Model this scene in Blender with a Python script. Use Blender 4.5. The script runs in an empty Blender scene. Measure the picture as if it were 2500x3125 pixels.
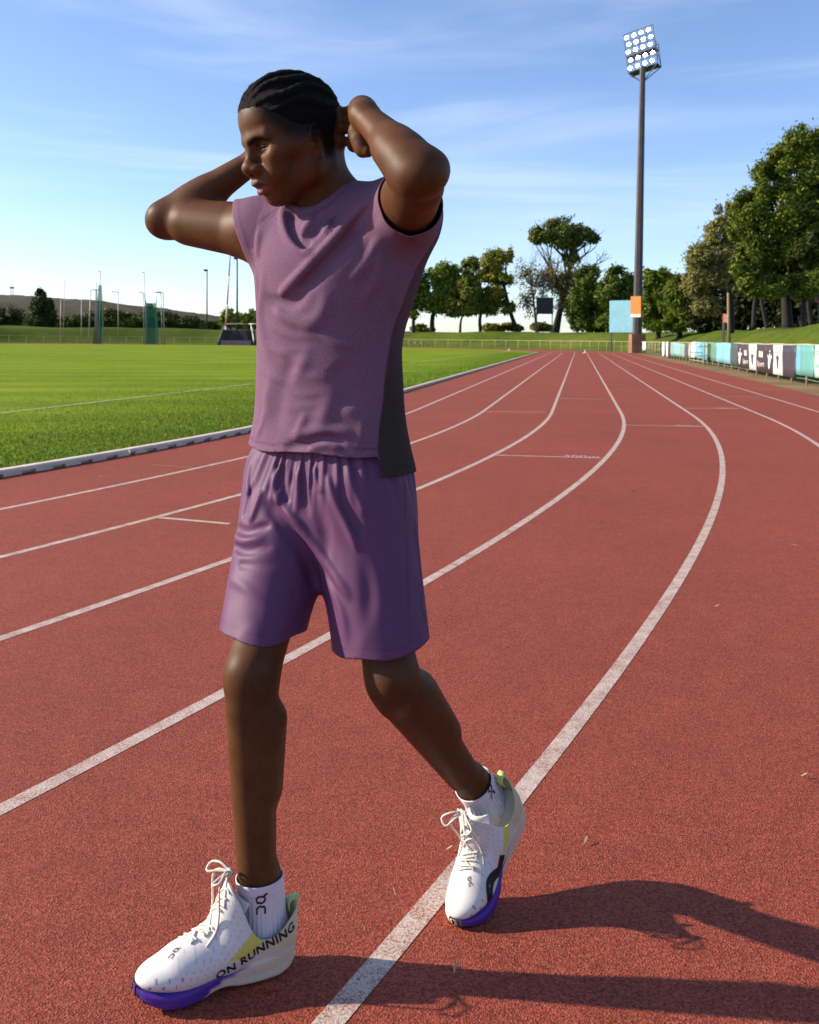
import bpy, bmesh, math, random, time
import numpy as np
from mathutils import Vector, Matrix
T0 = time.time()
# ------------------------------------------------------------------ camera, sky, sun, exposure
F_PX, CAM_H, ROLL, HX, HY = 2900.0, 1.16, 0.0093, 1250.0, 1034.3
sc = bpy.context.scene
cam_d = bpy.data.cameras.new('camera'); cam = bpy.data.objects.new('camera', cam_d)
sc.collection.objects.link(cam)
cr, sr = math.cos(ROLL), math.sin(ROLL)
cam.matrix_world = Matrix(((cr, -sr, 0, 0), (0, 0, -1, 0), (sr, cr, 0, CAM_H), (0, 0, 0, 1)))
cam_d.sensor_fit = 'HORIZONTAL'; cam_d.sensor_width = 36.0
cam_d.lens = 36.0*F_PX/2500.0
cam_d.shift_y = -(1562.5-HY)/2500.0
cam_d.clip_start = 0.05; cam_d.clip_end = 6000
cam_d.dof.use_dof = True; cam_d.dof.focus_distance = 1.85; cam_d.dof.aperture_fstop = 16
sc.camera = cam

SUN_EL, SUN_AZ = math.radians(25.5), math.atan2(-0.995, 0.10)     # azimuth measured from +Y towards +X
sun_dir = Vector((math.sin(SUN_AZ)*math.cos(SUN_EL), math.cos(SUN_AZ)*math.cos(SUN_EL), math.sin(SUN_EL)))
sun_d = bpy.data.lights.new('sun', 'SUN'); sun = bpy.data.objects.new('sun', sun_d)
sun_d.energy = 4.7; sun_d.angle = math.radians(0.8); sun_d.color = (1.0, 0.85, 0.66)
sun.rotation_euler = sun_dir.to_track_quat('Z', 'Y').to_euler(); sun.location = (-8, 2, 6)
sc.collection.objects.link(sun)

world = bpy.data.worlds.new('World'); sc.world = world; world.use_nodes = True
def build_world():
    nt = world.node_tree; N = nt.nodes; L = nt.links; N.clear()
    out = N.new('ShaderNodeOutputWorld'); bg = N.new('ShaderNodeBackground')
    sky = N.new('ShaderNodeTexSky'); sky.sky_type = 'NISHITA'; sky.sun_disc = False
    sky.sun_elevation = SUN_EL; sky.sun_rotation = SUN_AZ
    sky.altitude = 1400; sky.air_density = 1.0; sky.dust_density = 1.1; sky.ozone_density = 2.2
    tc = N.new('ShaderNodeTexCoord')
    def math_n(op, *v):
        n = N.new('ShaderNodeMath'); n.operation = op
        for i, x in enumerate(v):
            if isinstance(x, (int, float)): n.inputs[i].default_value = x
            else: L.new(x, n.inputs[i])
        return n.outputs[0]
    # thin cirrus: fibres drawn out along one heading, in azimuth and elevation
    sep = N.new('ShaderNodeSeparateXYZ'); L.new(tc.outputs['Generated'], sep.inputs[0])
    az = math_n('ARCTAN2', sep.outputs[0], sep.outputs[1]); el = math_n('ARCSINE', sep.outputs[2])
    def fibres(rot, sc_, loc, lo, hi, amt, detail=6, dist=0.5):
        cb = N.new('ShaderNodeCombineXYZ'); L.new(az, cb.inputs[0]); L.new(el, cb.inputs[1])
        mp = N.new('ShaderNodeMapping'); mp.vector_type = 'POINT'; L.new(cb.outputs[0], mp.inputs[0])
        mp.inputs['Rotation'].default_value = (0, 0, math.radians(rot)); mp.inputs['Scale'].default_value = (*sc_, 1); mp.inputs['Location'].default_value = (*loc, 0)
        n1 = N.new('ShaderNodeTexNoise'); L.new(mp.outputs[0], n1.inputs['Vector']); n1.inputs['Scale'].default_value = 1.0
        n1.inputs['Detail'].default_value = detail; n1.inputs['Roughness'].default_value = 0.5; n1.inputs['Distortion'].default_value = dist
        r1 = N.new('ShaderNodeMapRange'); r1.interpolation_type = 'SMOOTHSTEP'; L.new(n1.outputs[0], r1.inputs[0])
        r1.inputs[1].default_value = lo; r1.inputs[2].default_value = hi; r1.inputs[3].default_value = 0; r1.inputs[4].default_value = amt
        return r1.outputs[0]
    f1 = fibres(*CLOUD_A); f2 = fibres(*CLOUD_B)
    cl = math_n('MAXIMUM', f1, f2)
    up = N.new('ShaderNodeMapRange'); L.new(el, up.inputs[0]); up.inputs[1].default_value = 0.0; up.inputs[2].default_value = 0.06
    cl = math_n('MULTIPLY', cl, up.outputs[0])
    tint = N.new('ShaderNodeMix'); tint.data_type = 'RGBA'; tint.blend_type = 'MULTIPLY'; tint.inputs[0].default_value = 1.0
    L.new(sky.outputs[0], tint.inputs[6]); tint.inputs[7].default_value = SKY_TINT
    mix = N.new('ShaderNodeMix'); mix.data_type = 'RGBA'; L.new(cl, mix.inputs[0])
    L.new(tint.outputs[2], mix.inputs[6]); mix.inputs[7].default_value = CLOUD_COL
    L.new(mix.outputs[2], bg.inputs[0]); bg.inputs[1].default_value = SKY_STRENGTH
    L.new(bg.outputs[0], out.inputs[0])
CLOUD_A = (27, (1.3, 8.0), (0.3, 0.35), 0.48, 0.78, 0.36)
CLOUD_B = (20, (0.9, 15.0), (4.1, 2.2), 0.54, 0.80, 0.30)
CLOUD_COL, SKY_TINT, SKY_STRENGTH = (6.6, 7.1, 7.6, 1), (1.0, 1.0, 1.10, 1), 0.124
build_world()
sc.view_settings.view_transform = 'Standard'; sc.view_settings.look = 'None'
sc.view_settings.exposure = 0.72; sc.view_settings.gamma = 1.0; sc.view_settings.use_curve_mapping = False
sc.render.engine = 'CYCLES'
sc.cycles.max_bounces = 6; sc.cycles.diffuse_bounces = 3; sc.cycles.glossy_bounces = 2; sc.cycles.transmission_bounces = 4
sc.cycles.transparent_max_bounces = 12; sc.cycles.use_denoising = True

# ------------------------------------------------------------------ helpers
COL = sc.collection
def W(px, py, Y):
    """a photograph position and a distance (m along the view) -> a world point"""
    u = (px-HX)/F_PX; v = (py-HY)/F_PX
    return np.array(((u+ROLL*v)*Y, Y, CAM_H-(v-ROLL*u)*Y))
def G(px, py, z=0.0):
    u = (px-HX)/F_PX; v = (py-HY)/F_PX
    return W(px, py, (CAM_H-z)/(v-ROLL*u))
def tag(o, label=None, cat=None, group=None, kind=None):
    for k, v in (('label', label), ('category', cat), ('group', group), ('kind', kind)):
        if v: o[k] = v
    return o
def empty(name, loc=(0, 0, 0), rz=0.0, parent=None):
    o = bpy.data.objects.new(name, None); o.empty_display_size = 0.1
    o.location = loc; o.rotation_euler = (0, 0, rz); COL.objects.link(o)
    if parent: o.parent = parent
    return o
def link(name, me, parent=None, mat=None):
    o = bpy.data.objects.new(name, me); COL.objects.link(o)
    if parent is not None: o.parent = parent
    if mat is not None and not me.materials: me.materials.append(mat)
    return o
def mesh_np(name, V, Fc, smooth=False, colors=None):
    """Fc: (n,3) or (n,4) int array or a list of such arrays / polygons"""
    me = bpy.data.meshes.new(name)
    V = np.asarray(V, np.float32).reshape(-1, 3)
    arrs = Fc if isinstance(Fc, list) and len(Fc) and isinstance(Fc[0], np.ndarray) else None
    if arrs is None and isinstance(Fc, np.ndarray): arrs = [Fc]
    if arrs is None:
        me.from_pydata(V.tolist(), [], [list(map(int, f)) for f in Fc])
    else:
        arrs = [a for a in arrs if len(a)]
        me.vertices.add(len(V)); me.vertices.foreach_set('co', V.ravel())
        nl = sum(a.size for a in arrs); nf = sum(len(a) for a in arrs)
        me.loops.add(nl); me.polygons.add(nf)
        me.loops.foreach_set('vertex_index', np.concatenate([a.ravel() for a in arrs]).astype(np.int32))
        tot = np.concatenate([np.full(len(a), a.shape[1], np.int32) for a in arrs])
        me.polygons.foreach_set('loop_start', (np.cumsum(tot)-tot).astype(np.int32))
        me.update(calc_edges=True); me.validate()
    if smooth:
        me.polygons.foreach_set('use_smooth', np.ones(len(me.polygons), bool))
    if colors is not None:
        at = me.color_attributes.new('col', 'FLOAT_COLOR', 'POINT')
        c = np.ones((len(V), 4), np.float32); c[:, :3] = colors
        at.data.foreach_set('color', c.ravel())
    return me
class MB:
    """collects boxes, bars and tubes and links them as one mesh"""
    def __init__(s): s.v = []; s.f = []; s.n = 0
    def add(s, v, f):
        s.v.append(np.asarray(v, float).reshape(-1, 3)); s.f += [[i+s.n for i in q] for q in f]; s.n += len(s.v[-1])
    def box(s, c, d, rot=None, bev=0.0):
        c = np.array(c, float); d = np.array(d, float)/2
        P = np.array([(x, y, z) for x in (-1, 1) for y in (-1, 1) for z in (-1, 1)], float)*d
        if rot is not None: P = P@np.asarray(rot, float).T
        s.add(P+c, [(0, 1, 3, 2), (4, 6, 7, 5), (0, 4, 5, 1), (2, 3, 7, 6), (0, 2, 6, 4), (1, 5, 7, 3)])
    def tube(s, pts, r, n=8, cap=True):
        pts = np.asarray(pts, float); m = len(pts); r = np.broadcast_to(np.asarray(r, float), (m,))
        T = np.gradient(pts, axis=0) if m > 2 else np.repeat((pts[1]-pts[0])[None], m, 0)
        T /= np.linalg.norm(T, axis=1, keepdims=True)+1e-12
        up = np.array((0, 0, 1.0)) if abs(T[0][2]) < .9 else np.array((1.0, 0, 0))
        V = []
        for i in range(m):
            a = np.cross(up, T[i]); a /= np.linalg.norm(a)+1e-12; b = np.cross(T[i], a); up = b if m > 2 else up
            th = np.arange(n)*2*np.pi/n
            V.append(pts[i]+r[i]*(np.cos(th)[:, None]*a+np.sin(th)[:, None]*b))
        f = [(i*n+j, i*n+(j+1) % n, (i+1)*n+(j+1) % n, (i+1)*n+j) for i in range(m-1) for j in range(n)]
        if cap: f += [tuple(range(n))[::-1], tuple((m-1)*n+j for j in range(n))]
        s.add(np.concatenate(V), f)
    def build(s, name, mat=None, parent=None, smooth=False, origin=None):
        V = np.concatenate(s.v)
        if origin is not None: V = V-np.asarray(origin, float)
        me = mesh_np(name, V, s.f, smooth); o = link(name, me, parent, mat)
        if origin is not None: o.location = origin
        return o
def lerp(a, b, t): return a+(b-a)*t
def sstep(a, b, x):
    t = np.clip((x-a)/(b-a), 0, 1); return t*t*(3-2*t)

# ------------------------------------------------------------------ procedural materials
def new_mat(name):
    m = bpy.data.materials.new(name); m.use_nodes = True
    return m, m.node_tree.nodes, m.node_tree.links, m.node_tree.nodes['Principled BSDF']
def noise_node(N, L, scale, detail=4, rough=0.55, vec=None, dist=0.0):
    n = N.new('ShaderNodeTexNoise'); n.inputs['Scale'].default_value = scale; n.inputs['Detail'].default_value = detail
    n.inputs['Roughness'].default_value = rough; n.inputs['Distortion'].default_value = dist
    if vec is not None: L.new(vec, n.inputs['Vector'])
    return n
def ramp(N, L, src, stops):
    r = N.new('ShaderNodeValToRGB'); L.new(src, r.inputs[0]); e = r.color_ramp.elements
    while len(e) < len(stops): e.new(0.5)
    for i, (p, c) in enumerate(stops):
        e[i].position = p; e[i].color = (*c, 1) if len(c) == 3 else c
    return r
def bump_node(N, L, src, bsdf, strength=0.3, dist=0.01):
    b = N.new('ShaderNodeBump'); b.inputs['Strength'].default_value = strength; b.inputs['Distance'].default_value = dist
    L.new(src, b.inputs['Height']); L.new(b.outputs[0], bsdf.inputs['Normal']); return b
def simple(name, col, rough=0.6, var=0.15, scale=6.0, metal=0.0, bump=0.0, bscale=60.0):
    """a plain surface with a little uneven colour and relief"""
    m, N, L, B = new_mat(name)
    tc = N.new('ShaderNodeTexCoord')
    n = noise_node(N, L, scale, 5, 0.6, tc.outputs['Object'])
    c = np.array(col[:3])
    r = ramp(N, L, n.outputs[0], [(0.3, tuple(c*(1-var))), (0.7, tuple(np.minimum(c*(1+var), 1)))])
    L.new(r.outputs[0], B.inputs['Base Color'])
    B.inputs['Roughness'].default_value = rough; B.inputs['Metallic'].default_value = metal
    if bump:
        n2 = noise_node(N, L, bscale, 4, 0.6, tc.outputs['Object']); bump_node(N, L, n2.outputs[0], B, bump, 0.01)
    return m
# ------------------------------------------------------------------ modelling of continuous bodies and cloth:
# a field of blended tapered limbs and ellipsoids, turned into one quad mesh (surface nets)
def unit(v): v = np.asarray(v, float); return v/(np.linalg.norm(v)+1e-12)
def frame(fwd, up=(0, 0, 1)):
    """columns x (left->), y forward, z up"""
    y = unit(fwd); x = unit(np.cross(y, up)); z = np.cross(x, y); return np.stack([x, y, z], 1)
class Field:
    def __init__(s): s.ops = []
    def _add(s, fn, lo, hi, k, mode): s.ops.append((fn, np.asarray(lo, np.float32), np.asarray(hi, np.float32), float(k), mode)); return s
    def ell(s, c, r, R=None, k=0.01, mode='u'):
        c = np.asarray(c, np.float32); r = np.asarray(r, np.float32)*np.ones(3, np.float32)
        Rm = None if R is None else np.asarray(R, np.float32)
        def fn(P):
            q = P-c
            if Rm is not None: q = q@Rm
            k0 = np.sqrt(((q/r)**2).sum(-1)); k1 = np.sqrt(((q/(r*r))**2).sum(-1))+1e-9
            return k0*(k0-1)/k1
        e = float(r.max()); return s._add(fn, c-e, c+e, k, mode)
    def cone(s, a, b, ra, rb, k=0.01, mode='u', flat=None, fs=1.0):
        """tapered limb; flat/fs: squeeze across direction flat by factor fs"""
        a = np.asarray(a, np.float32); b = np.asarray(b, np.float32); d = b-a; dd = float(d@d)+1e-12
        fl = None if flat is None else unit(flat).astype(np.float32)
        def fn(P):
            q = P-a; t = np.clip((q@d)/dd, 0, 1)
            w = q-t[..., None]*d
            if fl is not None:
                pw = w@fl; w = w+(pw*(1/fs-1))[..., None]*fl
            n = np.sqrt((w*w).sum(-1)); dist = n-(ra+(rb-ra)*t)
            return dist if fl is None else dist*min(1.0, max(fs, .5))
        e = max(ra, rb); return s._add(fn, np.minimum(a, b)-e, np.maximum(a, b)+e, k, mode)
    def limb(s, a, b, ts, rs, k=0.02, mode='u', bow=None):
        """straight limb with smoothly varying radius; bow: sideways offset vector at mid length"""
        a = np.asarray(a, np.float32); b = np.asarray(b, np.float32); d = b-a; dd = float(d@d)+1e-12
        ts = np.asarray(ts, float); rs_ = np.asarray(rs, float); tb = np.linspace(0, 1, 65)
        tab = smooth_interp(tb, ts, rs_); bw = None if bow is None else np.asarray(bow, np.float32)
        def fn(P):
            q = P-a; t = np.clip((q@d)/dd, 0, 1); w = q-t[..., None]*d
            if bw is not None: w = w-(4*t*(1-t))[..., None]*bw
            return np.sqrt((w*w).sum(-1))-np.interp(t, tb, tab).astype(np.float32)
        e = float(rs_.max())*1.05+(0 if bw is None else float(np.abs(bw).max())); return s._add(fn, np.minimum(a, b)-e, np.maximum(a, b)+e, k, mode)
    def chain(s, pts, rs, k=0.01, mode='u', kin=None):
        pts = np.asarray(pts, np.float32); rs = np.broadcast_to(np.asarray(rs, np.float32), (len(pts),))
        def fn(P):
            D = None
            for i in range(len(pts)-1):
                d = pts[i+1]-pts[i]; dd = float(d@d)+1e-12
                q = P-pts[i]; t = np.clip((q@d)/dd, 0, 1); w = q-t[..., None]*d
                x = np.sqrt((w*w).sum(-1))-(rs[i]+(rs[i+1]-rs[i])*t)
                if D is None: D = x
                elif kin: h = np.maximum(kin-np.abs(D-x), 0)/kin; D = np.minimum(D, x)-h*h*kin/4
                else: D = np.minimum(D, x)
            return D
        e = float(rs.max()); return s._add(fn, pts.min(0)-e, pts.max(0)+e, k, mode)
    def box(s, c, half, R=None, rnd=0.01, k=0.01, mode='u'):
        c = np.asarray(c, np.float32); hf = np.asarray(half, np.float32)-rnd; Rm = None if R is None else np.asarray(R, np.float32)
        def fn(P):
            q = P-c
            if Rm is not None: q = q@Rm
            q = np.abs(q)-hf
            return np.sqrt((np.maximum(q, 0)**2).sum(-1))+np.minimum(q.max(-1), 0)-rnd
        e = float(np.linalg.norm(half)); return s._add(fn, c-e, c+e, k, mode)
    def loft(s, zs, C, A, B, yaw=0.0, k=0.02, mode='u', p=2.0):
        """body of stacked ellipses: at height zs centre C(x,y), half widths A (lateral) and B (depth), turned by yaw"""
        zs = np.asarray(zs, float); C = np.asarray(C, float); A = np.asarray(A, float); B = np.asarray(B, float)
        ca, sa = math.cos(yaw), math.sin(yaw)
        def fn(P):
            z = P[..., 2]
            def ip(arr): return smooth_interp(z, zs, arr)
            cx, cy, a, b = ip(C[:, 0]), ip(C[:, 1]), ip(A), ip(B)
            x = P[..., 0]-cx; y = P[..., 1]-cy
            u = x*ca+y*sa; v = -x*sa+y*ca
            if p == 2.0:
                k0 = np.sqrt((u/a)**2+(v/b)**2); k1 = np.sqrt((u/(a*a))**2+(v/(b*b))**2)+1e-9
                d = k0*(k0-1)/k1
            else:
                k0 = (np.abs(u/a)**p+np.abs(v/b)**p)**(1/p); d = (k0-1)*np.minimum(a, b)
            dz = np.maximum(zs[0]-z, z-zs[-1])
            return np.where(dz > 0, np.sqrt(np.maximum(d, 0)**2+np.maximum(dz, 0)**2), np.maximum(d, dz)).astype(np.float32)
        e = max(A.max(), B.max())
        lo = (C[:, 0].min()-e, C[:, 1].min()-e, zs[0]); hi = (C[:, 0].max()+e, C[:, 1].max()+e, zs[-1])
        return s._add(fn, lo, hi, k, mode)
    def warp(s, fn, lo, hi):
        """adds fn(P) (metres, + inwards) to the field inside the box"""
        return s._add(fn, lo, hi, 0.0, 'w')
    @staticmethod
    def _mix(D, x, k, mode):
        if mode == 'u':
            if k <= 0: return np.minimum(D, x)
            h = np.maximum(k-np.abs(D-x), 0)/k; return np.minimum(D, x)-h*h*k*.25
        if mode == 's':
            x = -x
            if k <= 0: return np.maximum(D, x)
            h = np.maximum(k-np.abs(D-x), 0)/k; return np.maximum(D, x)+h*h*k*.25
        if mode == 'i':
            if k <= 0: return np.maximum(D, x)
            h = np.maximum(k-np.abs(D-x), 0)/k; return np.maximum(D, x)+h*h*k*.25
        return D+x
    def eval(s, P, margin=0.02):
        P = np.asarray(P, np.float32); D = np.full(P.shape[:-1], 0.5, np.float32)
        for fn, lo, hi, k, mode in s.ops:
            m = margin+2.4*k if mode != 'w' else 0.0
            ok = ((P > lo-m) & (P < hi+m)).all(-1)
            if ok.any(): D[ok] = s._mix(D[ok], fn(P[ok]).astype(np.float32), k, mode)
        return D
    def eval_blocks(s, Pb, lo_b, hi_b, margin):
        D = np.full(Pb.shape[:-1], 0.5, np.float32)
        for fn, lo, hi, k, mode in s.ops:
            m = margin+2.4*k if mode != 'w' else 0.0
            ok = np.nonzero(((hi_b > lo-m) & (lo_b < hi+m)).all(-1))[0]
            if len(ok): D[ok] = s._mix(D[ok], fn(Pb[ok]).astype(np.float32), k, mode)
        return D
    def grad(s, P, e=0.0008):
        P = np.asarray(P, np.float32); g = np.zeros_like(P)
        for i in range(3):
            d = np.zeros(3, np.float32); d[i] = e
            g[:, i] = (s.eval(P+d)-s.eval(P-d))/(2*e)
        return g
    def cast(s, px, py, y0=1.2, y1=2.6, n=700):
        """first point of the surface seen at photograph position px,py"""
        px = np.atleast_1d(px).astype(float); py = np.atleast_1d(py).astype(float)
        Y = np.linspace(y0, y1, n); out = []
        for a, b in zip(px, py):
            P = W(a, b, Y).T; D = s.eval(P, 0.05)
            i = np.nonzero(D < 0)[0]
            if len(i) == 0: j = int(np.argmin(D)); out.append(P[j]); continue
            i = i[0]
            if i == 0: out.append(P[0]); continue
            t = D[i-1]/(D[i-1]-D[i]+1e-9); out.append(P[i-1]*(1-t)+P[i]*t)
        return np.array(out)
    def ray(s, O, d, L=0.3, n=400):
        """first surface point along rays O + t d"""
        O = np.atleast_2d(np.asarray(O, np.float32)); d = np.asarray(d, np.float32)
        d = np.broadcast_to(d, O.shape); t = np.linspace(0, L, n, dtype=np.float32)
        P = O[:, None]+t[None, :, None]*d[:, None]; D = s.eval(P, 0.04)
        ins = D < 0; i = np.argmax(ins, 1); hit = ins.any(1); i = np.clip(i, 1, n-1); r = np.arange(len(O))
        a = D[r, i-1]; b = D[r, i]; f = np.clip(a/(a-b+1e-9), 0, 1)
        return O+(t[i-1]+(t[1]-t[0])*f)[:, None]*d, hit
def smooth_interp(x, xs, ys):
    """monotone-ish cubic through the stations"""
    xs = np.asarray(xs, float); ys = np.asarray(ys, float)
    m = np.gradient(ys, xs); i = np.clip(np.searchsorted(xs, x)-1, 0, len(xs)-2)
    h = xs[i+1]-xs[i]; t = np.clip((x-xs[i])/h, 0, 1); t2 = t*t; t3 = t2*t
    return (2*t3-3*t2+1)*ys[i]+(t3-2*t2+t)*h*m[i]+(-2*t3+3*t2)*ys[i+1]+(t3-t2)*h*m[i+1]
def net(field, res, lo=None, hi=None, project=1):
    """surface nets on sparse blocks -> vertices, quads"""
    B = 8
    us = [o for o in field.ops if o[4] == 'u']
    if lo is None:
        lo = np.min([o[1] for o in us], 0)-3*res; hi = np.max([o[2] for o in us], 0)+3*res
    lo = np.asarray(lo, np.float32); hi = np.asarray(hi, np.float32)
    nb = np.ceil((hi-lo)/(res*B)).astype(int)
    gi = np.stack(np.meshgrid(*[np.arange(n) for n in nb], indexing='ij'), -1).reshape(-1, 3)
    cen = lo+(gi+0.5)*(res*B)
    rad = res*B*0.87
    D = field.eval(cen, margin=rad*2.2)
    gi = gi[np.abs(D) < rad*2.4]
    dims = nb*B+2
    loc = np.stack(np.meshgrid(*[np.arange(B+1)]*3, indexing='ij'), -1)
    vid_all, vpos_all, quads = [], [], []
    def key(c): return (c[..., 0].astype(np.int64)*dims[1]+c[..., 1])*dims[2]+c[..., 2]
    edges = []
    CH = 3000
    for s0 in range(0, len(gi), CH):
        g = gi[s0:s0+CH]; base = g*B
        idx = base[:, None, None, None, :]+loc[None]
        P = (lo+idx.astype(np.float32)*res)
        blo = lo+base*res; bhi = blo+B*res
        V = field.eval_blocks(P, blo.astype(np.float32), bhi.astype(np.float32), res*5)
        S = V < 0
        cnt = np.zeros((len(g), B, B, B), np.float32); acc = np.zeros((len(g), B, B, B, 3), np.float32)
        c8 = S[:, :B, :B, :B].astype(np.int8)*0
        for dx in (0, 1):
            for dy in (0, 1):
                for dz in (0, 1): c8 = c8+S[:, dx:dx+B, dy:dy+B, dz:dz+B]
        act = (c8 > 0) & (c8 < 8)
        if not act.any(): continue
        bi, ci, cj, ck = np.nonzero(act)
        acc = np.zeros((len(bi), 3), np.float32); cnt = np.zeros(len(bi), np.float32)
        offs = [(0, 0, 0), (1, 0, 0), (0, 1, 0), (1, 1, 0), (0, 0, 1), (1, 0, 1), (0, 1, 1), (1, 1, 1)]
        val = [V[bi, ci+o[0], cj+o[1], ck+o[2]] for o in offs]
        for a in range(8):
            for ax in range(3):
                if offs[a][ax] == 0:
                    o2 = list(offs[a]); o2[ax] = 1; b = offs.index(tuple(o2))
                    va, vb = val[a], val[b]; cr_ = (va < 0) != (vb < 0)
                    t = np.where(cr_, va/np.where(va-vb == 0, 1, va-vb), 0)
                    for q in range(3):
                        x = t if q == ax else float(offs[a][q])
                        acc[:, q] += np.where(cr_, x, 0)
                    cnt += cr_
        cell = base[bi]+np.stack([ci, cj, ck], 1)
        vpos_all.append(lo+(cell+acc/cnt[:, None])*res); vid_all.append(key(cell))
        # crossing edges owned by this block (points 0..B-1)
        for ax in range(3):
            sl = [slice(0, B)]*3; sl2 = list(sl); sl2[ax] = slice(1, B+1)
            s1 = S[(slice(None), *sl)]; s2 = S[(slice(None), *sl2)]
            eb, ei, ej, ek = np.nonzero(s1 != s2)
            c = base[eb]+np.stack([ei, ej, ek], 1)
            edges.append((ax, c, s1[eb, ei, ej, ek]))
    vid = np.concatenate(vid_all); vp = np.concatenate(vpos_all)
    o = np.argsort(vid); vid = vid[o]; vp = vp[o]
    for ax, c, ins in edges:
        b, d = (ax+1) % 3, (ax+2) % 3
        cs = []
        for (ob, od) in ((0, 0), (-1, 0), (-1, -1), (0, -1)):
            q = c.copy(); q[:, b] += ob; q[:, d] += od
            kk = key(q); i = np.clip(np.searchsorted(vid, kk), 0, len(vid)-1)
            cs.append(np.where(vid[i] == kk, i, -1))
        q = np.stack(cs, 1); ok = (q >= 0).all(1); q = q[ok]; ii = ins[ok]
        q[~ii] = q[~ii][:, ::-1]
        quads.append(q)
    Q = np.concatenate(quads)
    for _ in range(project):
        d = field.eval(vp); g = np.zeros_like(vp)
        for i in range(3):
            o_ = np.zeros(3, np.float32); o_[i] = 0.0008; g[:, i] = (field.eval(vp+o_)-d)/0.0008
        n2 = (g*g).sum(1)
        st = (d/np.maximum(n2, 0.25))[:, None]*g
        ln = np.linalg.norm(st, axis=1, keepdims=True); st *= np.minimum(1, 0.8*res/np.maximum(ln, 1e-9))
        vp = vp-st
    return vp, Q
def compact(V, Q):
    u, inv = np.unique(Q.ravel(), return_inverse=True)
    return V[u], inv.reshape(Q.shape)
def trim(V, Q, cut, res):
    """keep where cut(P)<0; the new rim is pulled onto cut=0"""
    c = cut(V); keep = (c[Q] < 0.35*res).all(1)
    V, Q = compact(V, Q[keep]); lab = np.arange(len(V))
    for _ in range(400):        # keep the largest connected piece
        m = lab[Q].min(1); new = lab.copy()
        for i in range(4): np.minimum.at(new, Q[:, i], m)
        new = new[new]
        if (new == lab).all(): break
        lab = new
    big = np.argmax(np.bincount(lab[Q[:, 0]])); V, Q = compact(V, Q[lab[Q[:, 0]] == big])
    E = np.sort(np.concatenate([Q[:, [i, (i+1) % 4]] for i in range(4)]), axis=1)
    ue, n = np.unique(E, axis=0, return_counts=True)
    rim = np.unique(ue[n == 1].ravel())
    be = ue[n == 1]; loc_i = np.full(len(V), -1); loc_i[rim] = np.arange(len(rim)); be = loc_i[be]
    for it in range(10):
        P = V[rim]
        if it < 7:      # even out the staircase along the rim
            A = np.zeros_like(P); k = np.zeros(len(P))
            for a, b in ((0, 1), (1, 0)): np.add.at(A, be[:, a], P[be[:, b]]); np.add.at(k, be[:, a], 1)
            P = P+.6*(A/np.maximum(k, 1)[:, None]-P)
        c = cut(P); g = np.zeros_like(P)
        for i in range(3):
            d = np.zeros(3); d[i] = 1e-3; g[:, i] = (cut(P+d)-cut(P-d))/2e-3
        n2 = np.maximum((g*g).sum(1), .2); st = -(c/n2)[:, None]*g
        ok = np.abs(c) < 2.5*res
        V[rim] = P+np.where(ok[:, None], st, 0)
    return V, Q, rim
def relax(V, Q, it=1, w=0.5, fix=None):
    E = np.concatenate([Q[:, [i, (i+1) % 4]] for i in range(4)])
    for _ in range(it):
        A = np.zeros_like(V); n = np.zeros(len(V), V.dtype)
        for a, b in ((0, 1), (1, 0)):
            for j in range(3): A[:, j] += np.bincount(E[:, a], V[E[:, b], j], len(V))
            n += np.bincount(E[:, a], minlength=len(V))
        N = V+w*(A/np.maximum(n, 1)[:, None]-V)
        if fix is not None: N[fix] = V[fix]
        V = N.astype(V.dtype)
    return V
def poly_smooth(pts, n):
    """smooth curve through points"""
    pts = np.asarray(pts, float); t = np.r_[0, np.cumsum(np.linalg.norm(np.diff(pts, axis=0), axis=1))]
    s = np.linspace(0, t[-1], n); return np.stack([smooth_interp(s, t, pts[:, i]) for i in range(pts.shape[1])], 1)
def near_curve(P, C):
    """distance to a polyline and position along it (0..1)"""
    best = np.full(len(P), 9.0, np.float32); tt = np.zeros(len(P), np.float32); m = len(C)-1
    for i in range(m):
        d = C[i+1]-C[i]; q = P-C[i]; t = np.clip((q@d)/(d@d+1e-12), 0, 1)
        x = np.linalg.norm(q-t[:, None]*d, axis=1); b = x < best
        best[b] = x[b]; tt[b] = (i+t[b])/m
    return best, tt
def fold(field, C, amp, width, n=14, ends=0.25):
    """a fold in cloth along curve C: amp>0 raises a ridge, amp<0 presses a valley"""
    C = poly_smooth(C, n).astype(np.float32)
    def fn(P):
        sh = P.shape[:-1]; Pf = P.reshape(-1, 3)
        d, t = near_curve(Pf, C)
        env = np.minimum(sstep(0, ends, t), sstep(0, ends, 1-t)) if ends > 0 else 1.0
        return (-amp*np.exp(-(d/width)**2)*env).reshape(sh)
    e = width*2.4; field.warp(fn, C.min(0)-e, C.max(0)+e)
# ------------------------------------------------------------------ the runner: body
A3 = np.array
FW = unit((-0.5, -0.866, 0)); LEFT = unit((0.866, -0.5, 0)); RIGHT = -LEFT     # chest direction, his left
PELV = A3((-0.165, 1.970, 0.905))
HIP_R, HIP_L = A3((-0.240, 2.005, 0.865)), A3((-0.090, 1.925, 0.865))
KNEE_R, ANK_R = A3((-0.288, 1.765, 0.512)), A3((-0.266, 1.752, 0.105))
KNEE_L, ANK_L = A3((-0.026, 1.790, 0.505)), A3((0.165, 2.022, 0.192))
SHO_R, ELB_R, WRI_R = A3((-0.316, 2.015, 1.384)), A3((-0.543, 2.115, 1.420)), A3((-0.335, 2.105, 1.560))
SHO_L, ELB_L, WRI_L = A3((-0.014, 1.850, 1.406)), W(1288, 527, 1.600), W(1112, 352, 1.748)
NECK0 = A3((-0.174, 1.956, 1.400))
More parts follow.
